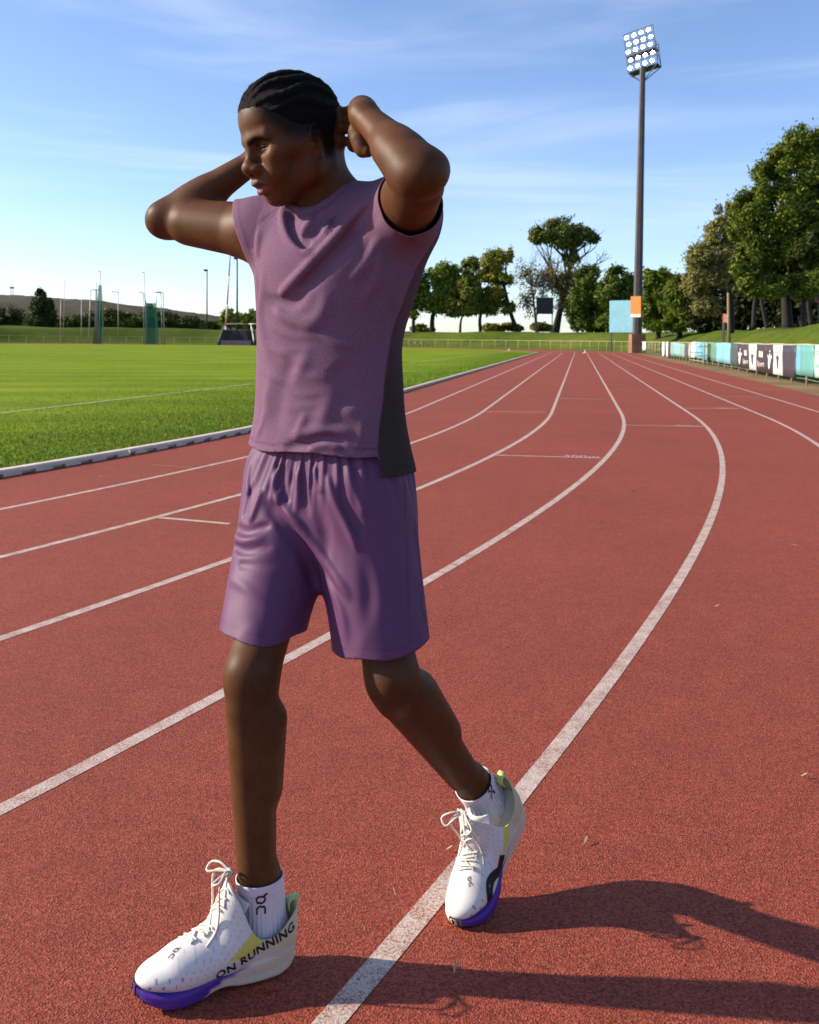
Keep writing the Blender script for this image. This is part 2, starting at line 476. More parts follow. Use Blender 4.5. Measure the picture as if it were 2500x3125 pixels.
HEAD_O = A3((-0.236, 1.890, 1.545)); HB, HPITCH = math.radians(59), math.radians(13)
hf = A3((-math.sin(HB), -math.cos(HB), 0)); hf = hf*math.cos(HPITCH)+A3((0, 0, -math.sin(HPITCH)))
HR = frame(hf); HR = np.stack([-HR[:, 0], HR[:, 1], HR[:, 2]], 1)   # columns: his left, forward, up
HR[:, 0] = np.cross(HR[:, 1], HR[:, 2])
if HR[0, 0] < 0: HR[:, 0] *= -1
def hp(x, y, z): return HEAD_O+HR@A3((x, y, z))
HS = 1.0
def limb(f, pts, rs, k=0.02, kin=0.03):
    f.chain(pts, rs, k=k, kin=kin)
body = Field()
def build_torso(f):
    yw = math.radians(-30)
    f.loft([0.80, 0.90, 1.00, 1.12, 1.25, 1.35, 1.42, 1.455],
           [(-.165, 1.97), (-.165, 1.97), (-.166, 1.965), (-.165, 1.96), (-.163, 1.955), (-.166, 1.955), (-.172, 1.96), (-.175, 1.962)],
           [.145, .150, .136, .133, .148, .146, .105, .065], [.10, .100, .090, .087, .095, .088, .066, .055], yw, k=0.02)
    for hip, knee, sgn in ((HIP_R, KNEE_R, 1), (HIP_L, KNEE_L, -1)):
        f.cone(hip, lerp(hip, knee, .96), .083, .047, k=0.05)
def build_body(f):
    build_torso(f)
    # ---- right leg (planted)
    d = unit(ANK_R-KNEE_R); fw = unit(A3((-.75, -.66, 0)))
    f.ell(KNEE_R+fw*.017+A3((0, 0, .010)), (.027, .027, .034), k=0.025)
    f.limb(KNEE_R+A3((0, 0, .03)), ANK_R+A3((0, 0, -.03)), [0, .3, .62, .86, 1], [.044, .0425, .036, .0325, .0325], k=0.025)
    f.cone(lerp(KNEE_R, ANK_R, .16)-fw*.022+A3((.008, 0, 0)), lerp(KNEE_R, ANK_R, .46)-fw*.018+A3((.008, 0, 0)), .0375, .026, k=0.025)
    f.cone(lerp(KNEE_R, ANK_R, .10)+fw*.026, lerp(KNEE_R, ANK_R, .80)+fw*.014, .018, .017, k=0.03)       # shin edge
    # ---- left leg (trailing, heel up)
    d = unit(ANK_L-KNEE_L); th = unit(KNEE_L-HIP_L); kf = unit(-d*.3+th*.9+A3((-.25, -.6, 0)))
    f.ell(KNEE_L+kf*.015, (.031, .031, .035), k=0.025)
    f.limb(KNEE_L+A3((0, .004, .02)), ANK_L+A3((.006, .012, -.025)), [0, .3, .62, .88, 1], [.0455, .043, .036, .0320, .0320], k=0.025)
    bk = unit(A3((.55, .45, .62)))
    f.cone(lerp(KNEE_L, ANK_L, .16)+bk*.030, lerp(KNEE_L, ANK_L, .46)+bk*.025, .039, .029, k=0.03)
    f.cone(lerp(KNEE_L, ANK_L, .08)-bk*.022, lerp(KNEE_L, ANK_L, .75)-bk*.014, .020, .018, k=0.03)
    fR, fL = unit(A3((-.9, -.43, 0))), unit(A3((-.53, -.85, 0)))
    f.cone(ANK_R-fR*.014+A3((0, 0, .06)), ANK_R-fR*.016+A3((0, 0, -.02)), .019, .027, k=0.03)     # heel tendons
    f.cone(lerp(ANK_L, KNEE_L, .14)+bk*.012, ANK_L-fL*.016+A3((0, .004, -.004)), .019, .027, k=0.03)
    # feet inside the shoes
    f.cone(ANK_R+A3((.01, .01, -.04)), A3((-.40, 1.675, .045)), .030, .025, k=0.02)
    f.cone(ANK_L+A3((.01, .01, -.03)), A3((.125, 1.955, .05)), .030, .025, k=0.02)
    build_arms(f)
    build_hands(f)
def build_arms(f):
    for S, E, Wr, s in ((SHO_R, ELB_R, WRI_R, 1), (SHO_L, ELB_L, WRI_L, -1)):
        u = unit(E-S); v = unit(Wr-E); q = unit(np.cross(u, v)); tri = unit(-v+u*(v@u))
        f.ell(S+u*.006, (.054, .054, .054), k=0.04)
        f.limb(S, E, [0, .35, .75, 1], [.052, .047, .041, .037], k=0.03)
        f.cone(lerp(S, E, .22)+tri*.016, lerp(S, E, .72)+tri*.010, .037, .033, k=0.035)      # triceps
        f.cone(lerp(S, E, .30)-tri*.016, lerp(S, E, .72)-tri*.010, .035, .032, k=0.035)      # biceps
        f.ell(E+unit(u-v)*.021, (.0215, .0215, .0215), k=0.024)                              # elbow point
        f.cone(E+q*.021, E-q*.021, .0255, .0250, k=0.022)
        f.limb(E, Wr, [0, .25, .62, 1], [.038, .0425, .033, .0245], k=0.022)
        f.cone(lerp(E, Wr, .12)+q*.010, lerp(E, Wr, .42)+q*.008, .033, .030, k=0.03)
        # front of the shoulder to the chest
        f.cone(S, NECK0+A3((0, 0, -.08))+FW*.035, .044, .045, k=0.05)
        f.cone(S+A3((0, 0, .010)), NECK0+A3((0, 0, .015)), .038, .040, k=0.05)
        f.cone(S-u*.02, PELV+A3((0, 0, .30))+(LEFT if s < 0 else RIGHT)*.06, .040, .050, k=0.05)
def build_hands(f):
    # ---- left hand behind the head (wrist bent, palm to the hair, thumb down)
    f.chain([WRI_L, W(1106, 336, 1.775), W(1104, 352, 1.80)], [.0245, .0250, .022], k=0.02, kin=.01)
    pa, pz = unit(A3((-.50, .86, -.05))), unit(A3((-.10, -.05, -1)))
    pn = np.cross(pa, pz); PR = np.stack([pa, pn, pz], 1); pc = W(1104, 394, 1.812)
    f.box(pc, (.040, .0145, .041), PR, rnd=.0135, k=0.020)
    f.cone(W(1090, 405, 1.790), W(1104, 440, 1.785), .0175, .0170, k=0.016)
    f.chain([W(1100, 430, 1.787), W(1108, 458, 1.780), W(1122, 462, 1.772)], [.0170, .0130, .0112], k=0.010, kin=0.006)
    for y0, y1, r, dpt in ((337, 342, .0095, .0), (366, 368, .0105, .004), (393, 392, .0100, .006), (432, 430, .0095, .002)):
        f.chain([W(1092, y0+2, 1.828), W(1070, y0, 1.855+dpt), W(1035, y1, 1.900+dpt), W(985, y1+4, 1.955+dpt)], [r*1.05, r, r*.95, r*.8], k=0.004, kin=0.006)
    # ---- right hand, hidden behind the head
    qc = lerp(WRI_R, A3((-.20, 2.00, 1.60)), .42)
    qa = unit(A3((-.20, 2.00, 1.60))-WRI_R); qz = unit(np.cross(np.cross(qa, (0, 0, 1)), qa)); QR = np.stack([qa, np.cross(qz, qa), qz], 1)
    f.chain([WRI_R, qc], [.027, .024], k=0.02); f.box(qc, (.044, .014, .042), QR, rnd=.013, k=0.02)
    for i in range(4):
        o = qc+qz*(.030-.020*i)+qa*.035
        f.chain([o, o+qa*.04+A3((.004, -.004, 0)), o+qa*.066+A3((.016, -.018, 0))], [.0095, .009, .0075], k=0.004, kin=0.006)
    f.chain([qc-qz*.03, qc-qz*.052+qa*.03, qc-qz*.058+qa*.055], [.014, .011, .009], k=0.008, kin=0.006)
    # ---- neck
    f.cone(hp(0, -.033, -.040), NECK0+A3((0, 0, .015)), .047, .052, k=0.025)
    f.cone(hp(.050, -.035, -.045), NECK0+FW*.045+A3((0, 0, .005)), .017, .016, k=0.03)     # sternomastoid
    f.cone(hp(-.050, -.035, -.045), NECK0+FW*.045+A3((0, 0, .005)), .017, .016, k=0.03)
    f.cone(hp(0.01, -.060, -.03), NECK0+LEFT*.075+A3((0, .0, .006)), .020, .026, k=0.05)    # trapezius
    f.cone(hp(-.01, -.060, -.03), NECK0-LEFT*.08+A3((0, .0, .006)), .022, .028, k=0.05)
def build_head(f):
    e = lambda c, r, k=0.01, m='u', R=HR: f.ell(hp(*c), r, R, k, m)
    c = lambda a, b, ra, rb, k=0.01, m='u': f.cone(hp(*a), hp(*b), ra, rb, k, m)
    e((0, -.008, .046), (.0765, .0990, .0880), .02)                # cranium
    e((0, .040, .052), (.060, .054, .056), .03)                    # forehead
    e((0, -.046, .020), (.064, .046, .056), .03)                   # back of the head
    c((0, .028, -.012), (0, .038, -.074), .060, .036, .03)         # face
    for s in (1, -1):
        c((s*.052, -.002, -.050), (s*.021, .046, -.088), .020, .0175, .025)  # jaw
        c((s*.062, -.006, -.005), (s*.054, -.002, -.060), .014, .015, .03)  # ramus
        e((s*.044, .056, -.020), (.021, .022, .017), .022)         # cheekbone
        c((s*.052, .045, -.012), (s*.068, .000, -.008), .012, .010, .02)   # zygomatic arch
        e((s*.034, .058, -.052), (.020, .020, .026), .025)         # cheek
        c((s*.012, .0885, .0155), (s*.046, .0715, .0190), .0096, .0092, .016) # brow ridge
        e((s*.0325, .0850, -.001), (.0155, .013, .0105), .014, 's')         # socket
        e((s*.030, .0685, -.0015), (.0142, .0142, .0142), .004)             # lids over the eyeball
        e((s*.0315, .0800, -.0020), (.0122, .012, .0030), .0020, 's')      # lid opening
        e((s*.0155, .0930, -.0400), (.0118, .0130, .0098), .008)           # wing of the nose
    c((0, .0850, .008), (0, .0985, -.026), .0090, .0100, .014)     # nose bridge
    e((0, .1035, -.0350), (.0142, .0125, .0120), .010)             # nose tip
    c((0, .090, -.042), (0, .100, -.044), .009, .007, .008)
    for s in (1, -1): e((s*.0080, .0985, -.0490), (.0046, .0070, .0046), .003, 's')
    # mouth
    e((0, .070, -.062), (.032, .0225, .020), .022)
    f.chain([hp(-.025, .0775, -.0705), hp(-.011, .0935, -.0655), hp(0, .0965, -.0665), hp(.011, .0935, -.0655), hp(.025, .0775, -.0705)], [.0028, .0054, .0058, .0054, .0028], k=.007)
    f.chain([hp(-.023, .0735, -.0750), hp(-.010, .0845, -.0835), hp(0, .0862, -.0845), hp(.010, .0845, -.0835), hp(.023, .0735, -.0750)], [.003, .0064, .0074, .0064, .003], k=.006)
    f.chain([hp(-.025, .0825, -.0728), hp(-.011, .0955, -.0745), hp(0, .0975, -.0750), hp(.011, .0955, -.0745), hp(.025, .0825, -.0728)], [.0010, .0030, .0036, .0030, .0010], k=.0025, mode='s')
    c((0, .0975, -.050), (0, .1015, -.0605), .0030, .0030, .006, 's')  # philtrum
    c((-.012, .0810, -.0945), (.012, .0810, -.0945), .0050, .0050, .010, 's')  # under the lip
    e((0, .0575, -.0985), (.0190, .0160, .0150), .018)             # chin
    # ears
    for s in (1, -1):
        ER = HR@A3(((math.cos(s*-.42), -math.sin(s*-.42), 0), (math.sin(s*-.42), math.cos(s*-.42), 0), (0, 0, 1)))
        tl = math.radians(-12); ER = ER@A3(((1, 0, 0), (0, math.cos(tl), -math.sin(tl)), (0, math.sin(tl), math.cos(tl))))
        eo = hp(s*.0765, -.0125, -.006)
        el = lambda x, y, z: eo+ER@A3((s*x, y, z))
        f.ell(el(.000, 0, 0), (.0075, .0175, .0300), ER, .005)
        f.ell(el(.0075, .002, -.001), (.0060, .0115, .0215), ER, .004, 's')
        th = np.linspace(-.55*np.pi, 1.02*np.pi, 15)
        f.chain([el(.0055+.001*np.sin(t), -.0165*np.cos(t)*1.0+.0005, .0060+.0235*np.sin(t)) for t in th], .0036, k=.003)
        th = np.linspace(-.45*np.pi, .55*np.pi, 9)
        f.chain([el(.0045, -.0095*np.cos(t)+.001, .000+.0145*np.sin(t)) for t in th], .0028, k=.003)
        f.ell(el(.0035, .0055, -.0260), (.0052, .0085, .0085), ER, .006)      # lobe
        f.ell(el(.0035, .0125, -.0075), (.0042, .0048, .0065), ER, .005)      # tragus
t1 = time.time()
build_body(body); torso_ops = list(body.ops); build_head(body); torso_f = Field(); build_torso(torso_f); build_arms(torso_f)
BV, BQ = net(body, 0.0027)
# the eyeball cavity and everything else in one continuous skin
LB = (BV-HEAD_O.astype(np.float32))@HR.astype(np.float32)           # head coordinates
def skin_colors(V, L):
    base = A3((0.098, 0.040, 0.0145)); c = np.tile(base, (len(V), 1))
    hd = sstep(-.16, -.10, L[:, 2]-0.0*L[:, 1])*(np.abs(L[:, 0]) < .11)*(L[:, 1] > -.14)*(L[:, 1] < .14)
    # lips
    def seg(C):
        d, t = near_curve(L, np.asarray(C, np.float32)); return d
    up = seg([(-.024, .0785, -.0705), (-.011, .0945, -.0665), (0, .0975, -.0675), (.011, .0945, -.0665), (.024, .0785, -.0705)])
    lo = seg([(-.022, .0745, -.0755), (-.010, .0865, -.0825), (0, .0885, -.0835), (.010, .0865, -.0825), (.022, .0745, -.0755)])
    lu = 1-sstep(.0058, .0078, up); ll = 1-sstep(.0070, .0092, lo)
    c = c*(1-lu[:, None])+lu[:, None]*A3((0.095, 0.035, 0.024))
    c = c*(1-ll[:, None])+ll[:, None]*A3((0.165, 0.062, 0.044))
    # brows
    for s in (1, -1):
        d = seg([(s*.013, .0975, .0105), (s*.028, .0910, .0155), (s*.042, .0810, .0160), (s*.051, .0710, .0110)])
        b = (1-sstep(.0036, .0078, d))*.95
        c = c*(1-b[:, None])+b[:, None]*A3((0.008, 0.005, 0.004))
        d = seg([(s*.019, .084, .0035), (s*.031, .0845, .0052), (s*.043, .078, .0025)]); b = (1-sstep(.0012, .0030, d))*.85
        c = c*(1-b[:, None])+b[:, None]*A3((0.006, 0.004, 0.003))
    # short faded hair at temples and round the ear
    front = .062-.55*np.maximum(np.abs(L[:, 0])-.045, 0)
    hl = L[:, 2]-np.interp(L[:, 1], [-.12, -.05, -.02, .012, .035, .06, .09], [-.090, -.070, -.014, -.012, -.004, .022, .066])
    near = np.sqrt(((L-A3((0, -.008, .040)))/A3((.083, .108, .100)))**2 @ np.ones(3)) < 1.0
    hm = hd*sstep(-.012, .030, hl)*(L[:, 1] < .098)*(near | (L[:, 1] > -.06))
    c = c*(1-hm[:, None])+hm[:, None]*A3((0.010, 0.008, 0.007))
    # darker skin over the knees, elbows and knuckles, warmer cheeks and ears, blotchy tone elsewhere
    for J, r_, a_ in ((KNEE_R, .065, .35), (KNEE_L, .065, .30), (ELB_R+unit(ELB_R-SHO_R)*.02, .055, .30), (ELB_L+unit(ELB_L-SHO_L)*.02, .055, .28), (ANK_R, .06, .12), (ANK_L, .06, .12)):
        d2_ = ((V-J)**2).sum(1); c = c*(1-a_*np.exp(-d2_/r_**2))[:, None]
    n_ = (np.sin(V[:, 0]*61+V[:, 2]*37)*np.sin(V[:, 1]*53-V[:, 2]*29)+.7*np.sin(V[:, 2]*83+V[:, 0]*47+2)*np.sin(V[:, 1]*97))
    c = c*(1+.07*n_[:, None]*A3((1, .9, .8)))
    return c
BC = skin_colors(BV, LB)
# ------------------------------------------------------------------ skin, cloth and shoe materials
def attr_mat(name, rough=0.6, nscale=250.0, namt=0.12, bscale=600.0, bump=0.15, sheen=0.0, spec=0.5, bdist=0.002, stretch=None, wrinkle=None):
    m, N, L, B = new_mat(name)
    at = N.new('ShaderNodeAttribute'); at.attribute_name = 'col'
    tc = N.new('ShaderNodeTexCoord'); vec = tc.outputs['Object']
    if stretch:
        mp = N.new('ShaderNodeMapping'); mp.inputs['Scale'].default_value = stretch; L.new(vec, mp.inputs[0]); vec = mp.outputs[0]
    n = noise_node(N, L, nscale, 4, 0.65, vec)
    mr = N.new('ShaderNodeMapRange'); L.new(n.outputs[0], mr.inputs[0])
    mr.inputs[1].default_value = 0.3; mr.inputs[2].default_value = 0.7; mr.inputs[3].default_value = 1-namt; mr.inputs[4].default_value = 1+namt
    mx = N.new('ShaderNodeMix'); mx.data_type = 'RGBA'; mx.blend_type = 'MULTIPLY'; mx.inputs[0].default_value = 1.0
    L.new(at.outputs[0], mx.inputs[6]); L.new(mr.outputs[0], mx.inputs[7]); L.new(mx.outputs[2], B.inputs['Base Color'])
    B.inputs['Roughness'].default_value = rough; B.inputs['Specular IOR Level'].default_value = spec
    if sheen: B.inputs['Sheen Weight'].default_value = sheen; B.inputs['Sheen Roughness'].default_value = 0.4
    if bump:
        n2 = noise_node(N, L, bscale, 3, 0.6, vec); bn = bump_node(N, L, n2.outputs[0], B, bump, bdist)
        if wrinkle:
            mp2 = N.new('ShaderNodeMapping'); mp2.inputs['Scale'].default_value = wrinkle[2]; mp2.inputs['Rotation'].default_value = (0.3, 0.5, 0.2); L.new(tc.outputs['Object'], mp2.inputs[0])
            n3 = noise_node(N, L, wrinkle[0], 4, 0.5, mp2.outputs[0], 0.6); n3.noise_type = 'RIDGED_MULTIFRACTAL'
            b2 = N.new('ShaderNodeBump'); b2.inputs['Strength'].default_value = wrinkle[1]; b2.inputs['Distance'].default_value = 0.006; L.new(n3.outputs[0], b2.inputs['Height']); L.new(b2.outputs[0], bn.inputs['Normal'])
    return m
M_SKIN = attr_mat('skin', 0.50, 45, 0.14, 600, 0.30, spec=0.16, bdist=0.001)
sk = M_SKIN.node_tree.nodes['Principled BSDF']; sk.inputs['Subsurface Weight'].default_value = 0.0; sk.inputs['Subsurface Radius'].default_value = (0.010, 0.004, 0.002)
M_KNIT = attr_mat('heather_jersey', 0.85, 330, 0.34, 900, 0.35, sheen=0.0, spec=0.12, bdist=0.0012, stretch=(1, 1, 2.2), wrinkle=(7, 0.40, (1, 1, 1.8)))
M_WOVEN = attr_mat('woven_polyester', 0.58, 300, 0.06, 1300, 0.18, sheen=0.0, spec=0.28, bdist=0.0008, wrinkle=(8, 0.65, (1.6, 1.6, 1)))
M_SOCK = attr_mat('sock_knit', 0.9, 500, 0.06, 1200, 0.3, sheen=0.2, spec=0.2)
M_UPPER = attr_mat('shoe_mesh', 0.7, 220, 0.05, 900, 0.25, spec=0.3, bdist=0.0015)
M_FOAM = attr_mat('shoe_foam', 0.55, 120, 0.05, 500, 0.12, spec=0.4)
M_HAIR = attr_mat('black_hair', 0.75, 300, 0.3, 620, 1.0, spec=0.16, bdist=0.006)
M_BLACK = simple('black_print', (0.006, 0.006, 0.007), 0.55, 0.1, 80)
M_GREYPRINT = simple('dark_grey_print', (0.045, 0.035, 0.045), 0.5, 0.1, 80)
M_LACE = simple('white_lace', (0.72, 0.69, 0.60), 0.85, 0.06, 200, bump=0.4, bscale=900)
M_EYE = attr_mat('eye', 0.12, 100, 0.02, 100, 0.0)

person = empty('person', (-0.17, 1.88, 0.0))
tag(person, 'young man in purple running kit walking on the track, hands clasped behind his head', 'person')
PO = A3(person.location)
def pchild(name, V, Q, colors, mat, parent=None, smooth=True, solid=0.0):
    me = mesh_np(name, V-PO, Q, smooth, colors); o = link(name, me, parent or person, mat)
    if solid:
        md = o.modifiers.new('thickness', 'SOLIDIFY'); md.thickness = solid; md.offset = -1; md.use_rim = True
    return o
pchild('body', BV, BQ, BC, M_SKIN)

# ---- eyes
for s in (1, -1):
    bm = bmesh.new(); bmesh.ops.create_uvsphere(bm, u_segments=28, v_segments=20, radius=0.0131)
    V = A3([v.co[:] for v in bm.verts]); me = bpy.data.meshes.new('eye')
    gz = unit((s*-.05+.38, 1, -.10)); ca = (V/0.0131)@gz
    col = np.where(ca[:, None] > .935, A3((.004, .003, .003)), np.where(ca[:, None] > .80, A3((.022, .011, .006)), A3((.22, .165, .13))))
    bm.to_mesh(me); bm.free()
    at = me.color_attributes.new('col', 'FLOAT_COLOR', 'POINT'); at.data.foreach_set('color', np.c_[col, np.ones(len(col))].astype(np.float32).ravel())
    Vw = np.array([hp(*(p+A3((s*.030, .0685, -.0015)))) for p in V])-PO
    me.vertices.foreach_set('co', Vw.astype(np.float32).ravel()); me.polygons.foreach_set('use_smooth', np.ones(len(me.polygons), bool))
    link('eye', me, person, M_EYE)

# ---- cornrows
hair = Field()
hair.ell(hp(0, -.008, .046), (.0775, .1000, .0890), HR, .01)
hair.ell(hp(0, .040, .052), (.0605, .0545, .0565), HR, .03)
hair.ell(hp(0, -.046, .020), (.0655, .0475, .0575), HR, .03)
rr = random.Random(4)
for i, ph in enumerate(np.radians([-82, -60, -37, -13, 11, 34, 56, 76])):
    th0 = math.radians(19+abs(math.degrees(ph))*.08); th = np.linspace(th0, math.radians(150-abs(math.degrees(ph))*.12), 26)
    pts = []
    for j, t in enumerate(th):
        wob = .075*math.sin(j*.42+i*1.7)*math.sin(t); p2 = ph+wob
        pts.append((math.sin(t)*math.sin(p2)*.0780, -.006+math.cos(t)*.1015, .046+math.sin(t)*math.cos(p2)*.0905))
    e0 = A3(pts[-1]); xe = math.sin(ph)*.045
    for q in (.35, .7, 1.0): pts.append(tuple(lerp(e0, A3((xe, -.074+.010*q+abs(math.sin(ph))*.012, -.034)), q)))
    pts = np.array(pts); L3 = poly_smooth(pts, 60)
    rad = .0086+.0005*np.sin(np.arange(60)*1.9+i)+.0004*np.sin(np.arange(60)*5.1)
    rad[:5] *= np.linspace(.35, 1, 5); rad[-8:] *= np.linspace(1, .75, 8)
    hair.chain([hp(*p) for p in L3], rad, k=.0035)
for i in range(7):     # loose braid ends at the nape
    x = -.036+.012*i; a = A3((x, -.070, -.034)); L3 = [a, a+A3((0, -.004, -.012)), a+A3((rr.uniform(-.004, .004), -.010+rr.uniform(-.004, .004), -.026-rr.uniform(0, .010)))]
    hair.chain([hp(*p) for p in L3], [.0068, .0058, .0030], k=.003)
def hl_of(L):
    z = np.interp(L[:, 1], [-.13, -.085, -.05, -.03, -.015, .015, .036, .058, .076, .10], [-.10, -.085, -.035, .012, .022, .028, .040, .058, .074, .078])
    return z-L[:, 2]+.0022*np.sin(L[:, 0]*310)*np.sin(L[:, 1]*270)
HVt, HQt = net(hair, 0.0022)
HVt, HQt, _ = trim(HVt, HQt, lambda P: hl_of((P-HEAD_O)@HR), 0.0022)
hcol = np.tile(A3((0.007, 0.006, 0.006)), (len(HVt), 1))
hair_o = pchild('hair', HVt, HQt, hcol, M_HAIR)
rg = np.random.default_rng(3); hi_ = rg.integers(0, len(HVt), 9000); hb = HVt[hi_]; hn = hair.grad(hb); hn /= np.linalg.norm(hn, axis=1, keepdims=True)+1e-9
hd_ = hn+rg.normal(size=hn.shape)*.7; hd_ /= np.linalg.norm(hd_, axis=1, keepdims=True); hsd = np.cross(hd_, rg.normal(size=hn.shape)); hsd /= np.linalg.norm(hsd, axis=1, keepdims=True)
hlen = rg.uniform(.0012, .0034, (9000, 1)); FV = np.stack([hb-hsd*.00035, hb+hsd*.00035, hb+hd_*hlen], 1).reshape(-1, 3)
tag(pchild('loose_hair', FV, np.arange(27000).reshape(-1, 3), np.tile(A3((.007, .006, .006)), (27000, 1)), M_HAIR, hair_o, smooth=False), kind='stuff')

# ---- flat prints laid on a surface
def ring2(r0, r1, a0, a1, n, c=(0, 0)):
    a = np.linspace(a0, a1, n); o = np.stack([np.cos(a), np.sin(a)], 1)
    V = np.concatenate([o*r0, o*r1])+A3(c); Fq = [(i, i+1, n+i+1, n+i) for i in range(n-1)]
    return V, Fq
def strip2(p, q, w, n=4):
    p = A3(p, float); q = A3(q, float); d = unit(q-p); nn = A3((-d[1], d[0]))*w/2
    t = np.linspace(0, 1, n)[:, None]; c = p+(q-p)*t
    return np.concatenate([c-nn, c+nn]), [(i, i+1, n+i+1, n+i) for i in range(n-1)]
def join2(parts):
    V, Fq, n = [], [], 0
    for v, f in parts: V.append(v); Fq += [tuple(i+n for i in q) for q in f]; n += len(v)
    return np.concatenate(V), Fq
def badge():
    """ring with a tick above an arch, unit size about 1 wide, 2.3 high"""
    return join2([ring2(.30, .50, 0, 2*np.pi, 33, (0, .62)), strip2((.30, .95), (.62, 1.27), .21),
                  ring2(.28, .48, 0, np.pi, 17, (0, -.52)), strip2((-.38, -.50), (-.38, -1.02), .20), strip2((.38, -.50), (.38, -1.02), .20)])
def decal(field, V2, Fq, O, e1, e2, d, size, name, mat, parent, lift=0.0009, origin=None, post=None, L=0.12):
    O = A3(O); e1 = unit(e1); e2 = unit(e2); d = unit(d)
    P = O+V2[:, :1]*size*e1+V2[:, 1:]*size*e2-d*L*.5
    H, ok = field.ray(P, d, L, 500); H = H-lift*d
    if post is not None: H = post(H)
    me = mesh_np(name, H-(PO if origin is None else origin), [q for q in Fq if all(ok[i] for i in q)])
    return link(name, me, parent, mat)
def facing(field, px, py):
    p = field.cast(px, py)[0]; g = field.grad(p[None])[0]; return p, unit(g)

# ---- T-shirt
YW = math.radians(-30)
shirt = Field()
shirt.loft([0.84, 0.893, .937, .988, 1.082, 1.183, 1.25, 1.317, 1.375, 1.42, 1.455],
    [(-.166, 1.963), (-.166, 1.963), (-.166, 1.962), (-.166, 1.96), (-.167, 1.956), (-.167, 1.950), (-.162, 1.948), (-.160, 1.948), (-.166, 1.955), (-.172, 1.96), (-.175, 1.962)],
    [.197, .197, .187, .176, .168, .166, .174, .182, .178, .135, .080], [.131, .131, .118, .110, .106, .108, .116, .120, .106, .082, .060], YW, k=0.03)
uL, uR = unit(ELB_L-SHO_L), unit(ELB_R-SHO_R)
shirt.limb(SHO_L-uL*.03+A3((.0, 0, -.004)), SHO_L+uL*.15+A3((.006, 0, -.010)), [0, .5, 1], [.060, .0600, .0600], k=0.045)
shirt.limb(SHO_R-uR*.03+A3((0, 0, -.004)), SHO_R+uR*.15+A3((0, 0, -.006)), [0, .5, 1], [.059, .0600, .062], k=0.035)
shirt.cone(SHO_L+A3((0, 0, .004)), NECK0+A3((0, 0, .025)), .056, .052, k=0.05)
shirt.cone(SHO_R+A3((0, 0, .004)), NECK0+A3((0, 0, .012)), .052, .050, k=0.05)
shirt.cone(SHO_L+A3((.0, .03, -.03)), PELV+A3((0, 0, .30))+LEFT*.08-FW*.03, .056, .056, k=0.06)
shirt_base = Field(); shirt_base.ops = list(shirt.ops)
def sfold(px_pts, amp, width, ends=.25):
    C = shirt_base.cast([p[0] for p in px_pts], [p[1] for p in px_pts]); fold(shirt, C, amp, width, ends=ends)
sfold([(1150, 590), (1067, 675), (1009, 742), (967, 784), (917, 838), (875, 880), (845, 908)], .027, .0080, .15)
sfold([(1165, 625), (1092, 695), (1034, 760), (990, 806), (942, 858), (892, 905)], -.017, .014, .2)
sfold([(865, 622), (866, 675), (884, 725), (917, 763), (970, 782)], .025, .0075, .15)
sfold([(888, 640), (888, 680), (905, 728), (945, 762)], -.028, .011, .15)
sfold([(960, 655), (930, 700), (912, 735)], .013, .008)
sfold([(1080, 625), (1005, 671), (935, 742)], -.012, .009)
sfold([(1120, 605), (1040, 655), (975, 715)], .010, .008)
sfold([(806, 895), (840, 922), (880, 926), (950, 890)], -.015, .012, .4)
sfold([(829, 922), (870, 968), (920, 985), (985, 990)], .010, .011)
sfold([(990, 860), (992, 930), (960, 985), (900, 1010)], .006, .015, .4)
sfold([(812, 790), (800, 880), (796, 970), (815, 1060), (850, 1140)], .007, .014, .4)
sfold([(790, 830), (786, 920), (784, 1010)], -.005, .010)
sfold([(955, 1040), (925, 1110), (885, 1190)], .004, .014, .5)
sfold([(915, 1040), (880, 1130), (850, 1220)], -.004, .018, .5)
sfold([(1010, 1110), (1060, 1180), (1080, 1260)], -.006, .024)
sfold([(860, 1368), (930, 1355), (1005, 1338), (1062, 1358)], -.013, .009)
sfold([(930, 1372), (1000, 1358), (1050, 1372)], .008, .008)
sfold([(870, 1330), (960, 1318), (1060, 1318), (1120, 1330)], .006, .010)
sfold([(840, 1100), (815, 1230), (815, 1360)], .005, .016, .5)
sfold([(875, 1150), (850, 1270), (850, 1360)], -.004, .018, .5)
sfold([(1010, 1180), (990, 1270), (960, 1350)], .005, .016, .5)
sfold([(1040, 1230), (1100, 1290), (1130, 1370)], .005, .014)
sfold([(1185, 860), (1196, 980), (1190, 1100), (1170, 1240)], -.005, .012)
sfold([(1150, 700), (1160, 800), (1165, 900)], .005, .014)
for i in range(6):     # soft tension creases over the stomach
    y = 1020+i*44; x0 = 850+rr.uniform(-30, 60); sfold([(x0, y+rr.uniform(-8, 8)), (x0+70, y+rr.uniform(-6, 10)), (x0+150, y+rr.uniform(-14, 10))], .0016, .008, .5)
sfold([(752, 640), (760, 690), (766, 745)], -.006, .007); sfold([(736, 640), (745, 700), (758, 750)], .004, .006)
sfold([(1215, 690), (1250, 720), (1290, 735)], .004, .008)
sfold([(770, 700), (810, 668), (862, 628)], -.0025, .0035, .1)      # shoulder seam
sfold([(806, 626), (783, 660), (774, 710), (771, 768)], -.013, .0075, .12)
sfold([(795, 690), (788, 740), (786, 800)], .006, .009, .3)
for q in ([(1150, 720), (1120, 800), (1060, 870)], [(1172, 760), (1150, 850), (1100, 940)], [(1188, 800), (1180, 900), (1150, 1000)]): sfold(q, .006, .009, .35)
for q in ([(800, 960), (850, 1010), (930, 1040)], [(790, 1020), (850, 1075), (940, 1100)], [(785, 1100), (830, 1150), (900, 1175)], [(960, 1010), (1030, 1050), (1110, 1060)]): sfold(q, .0035, .008, .45)
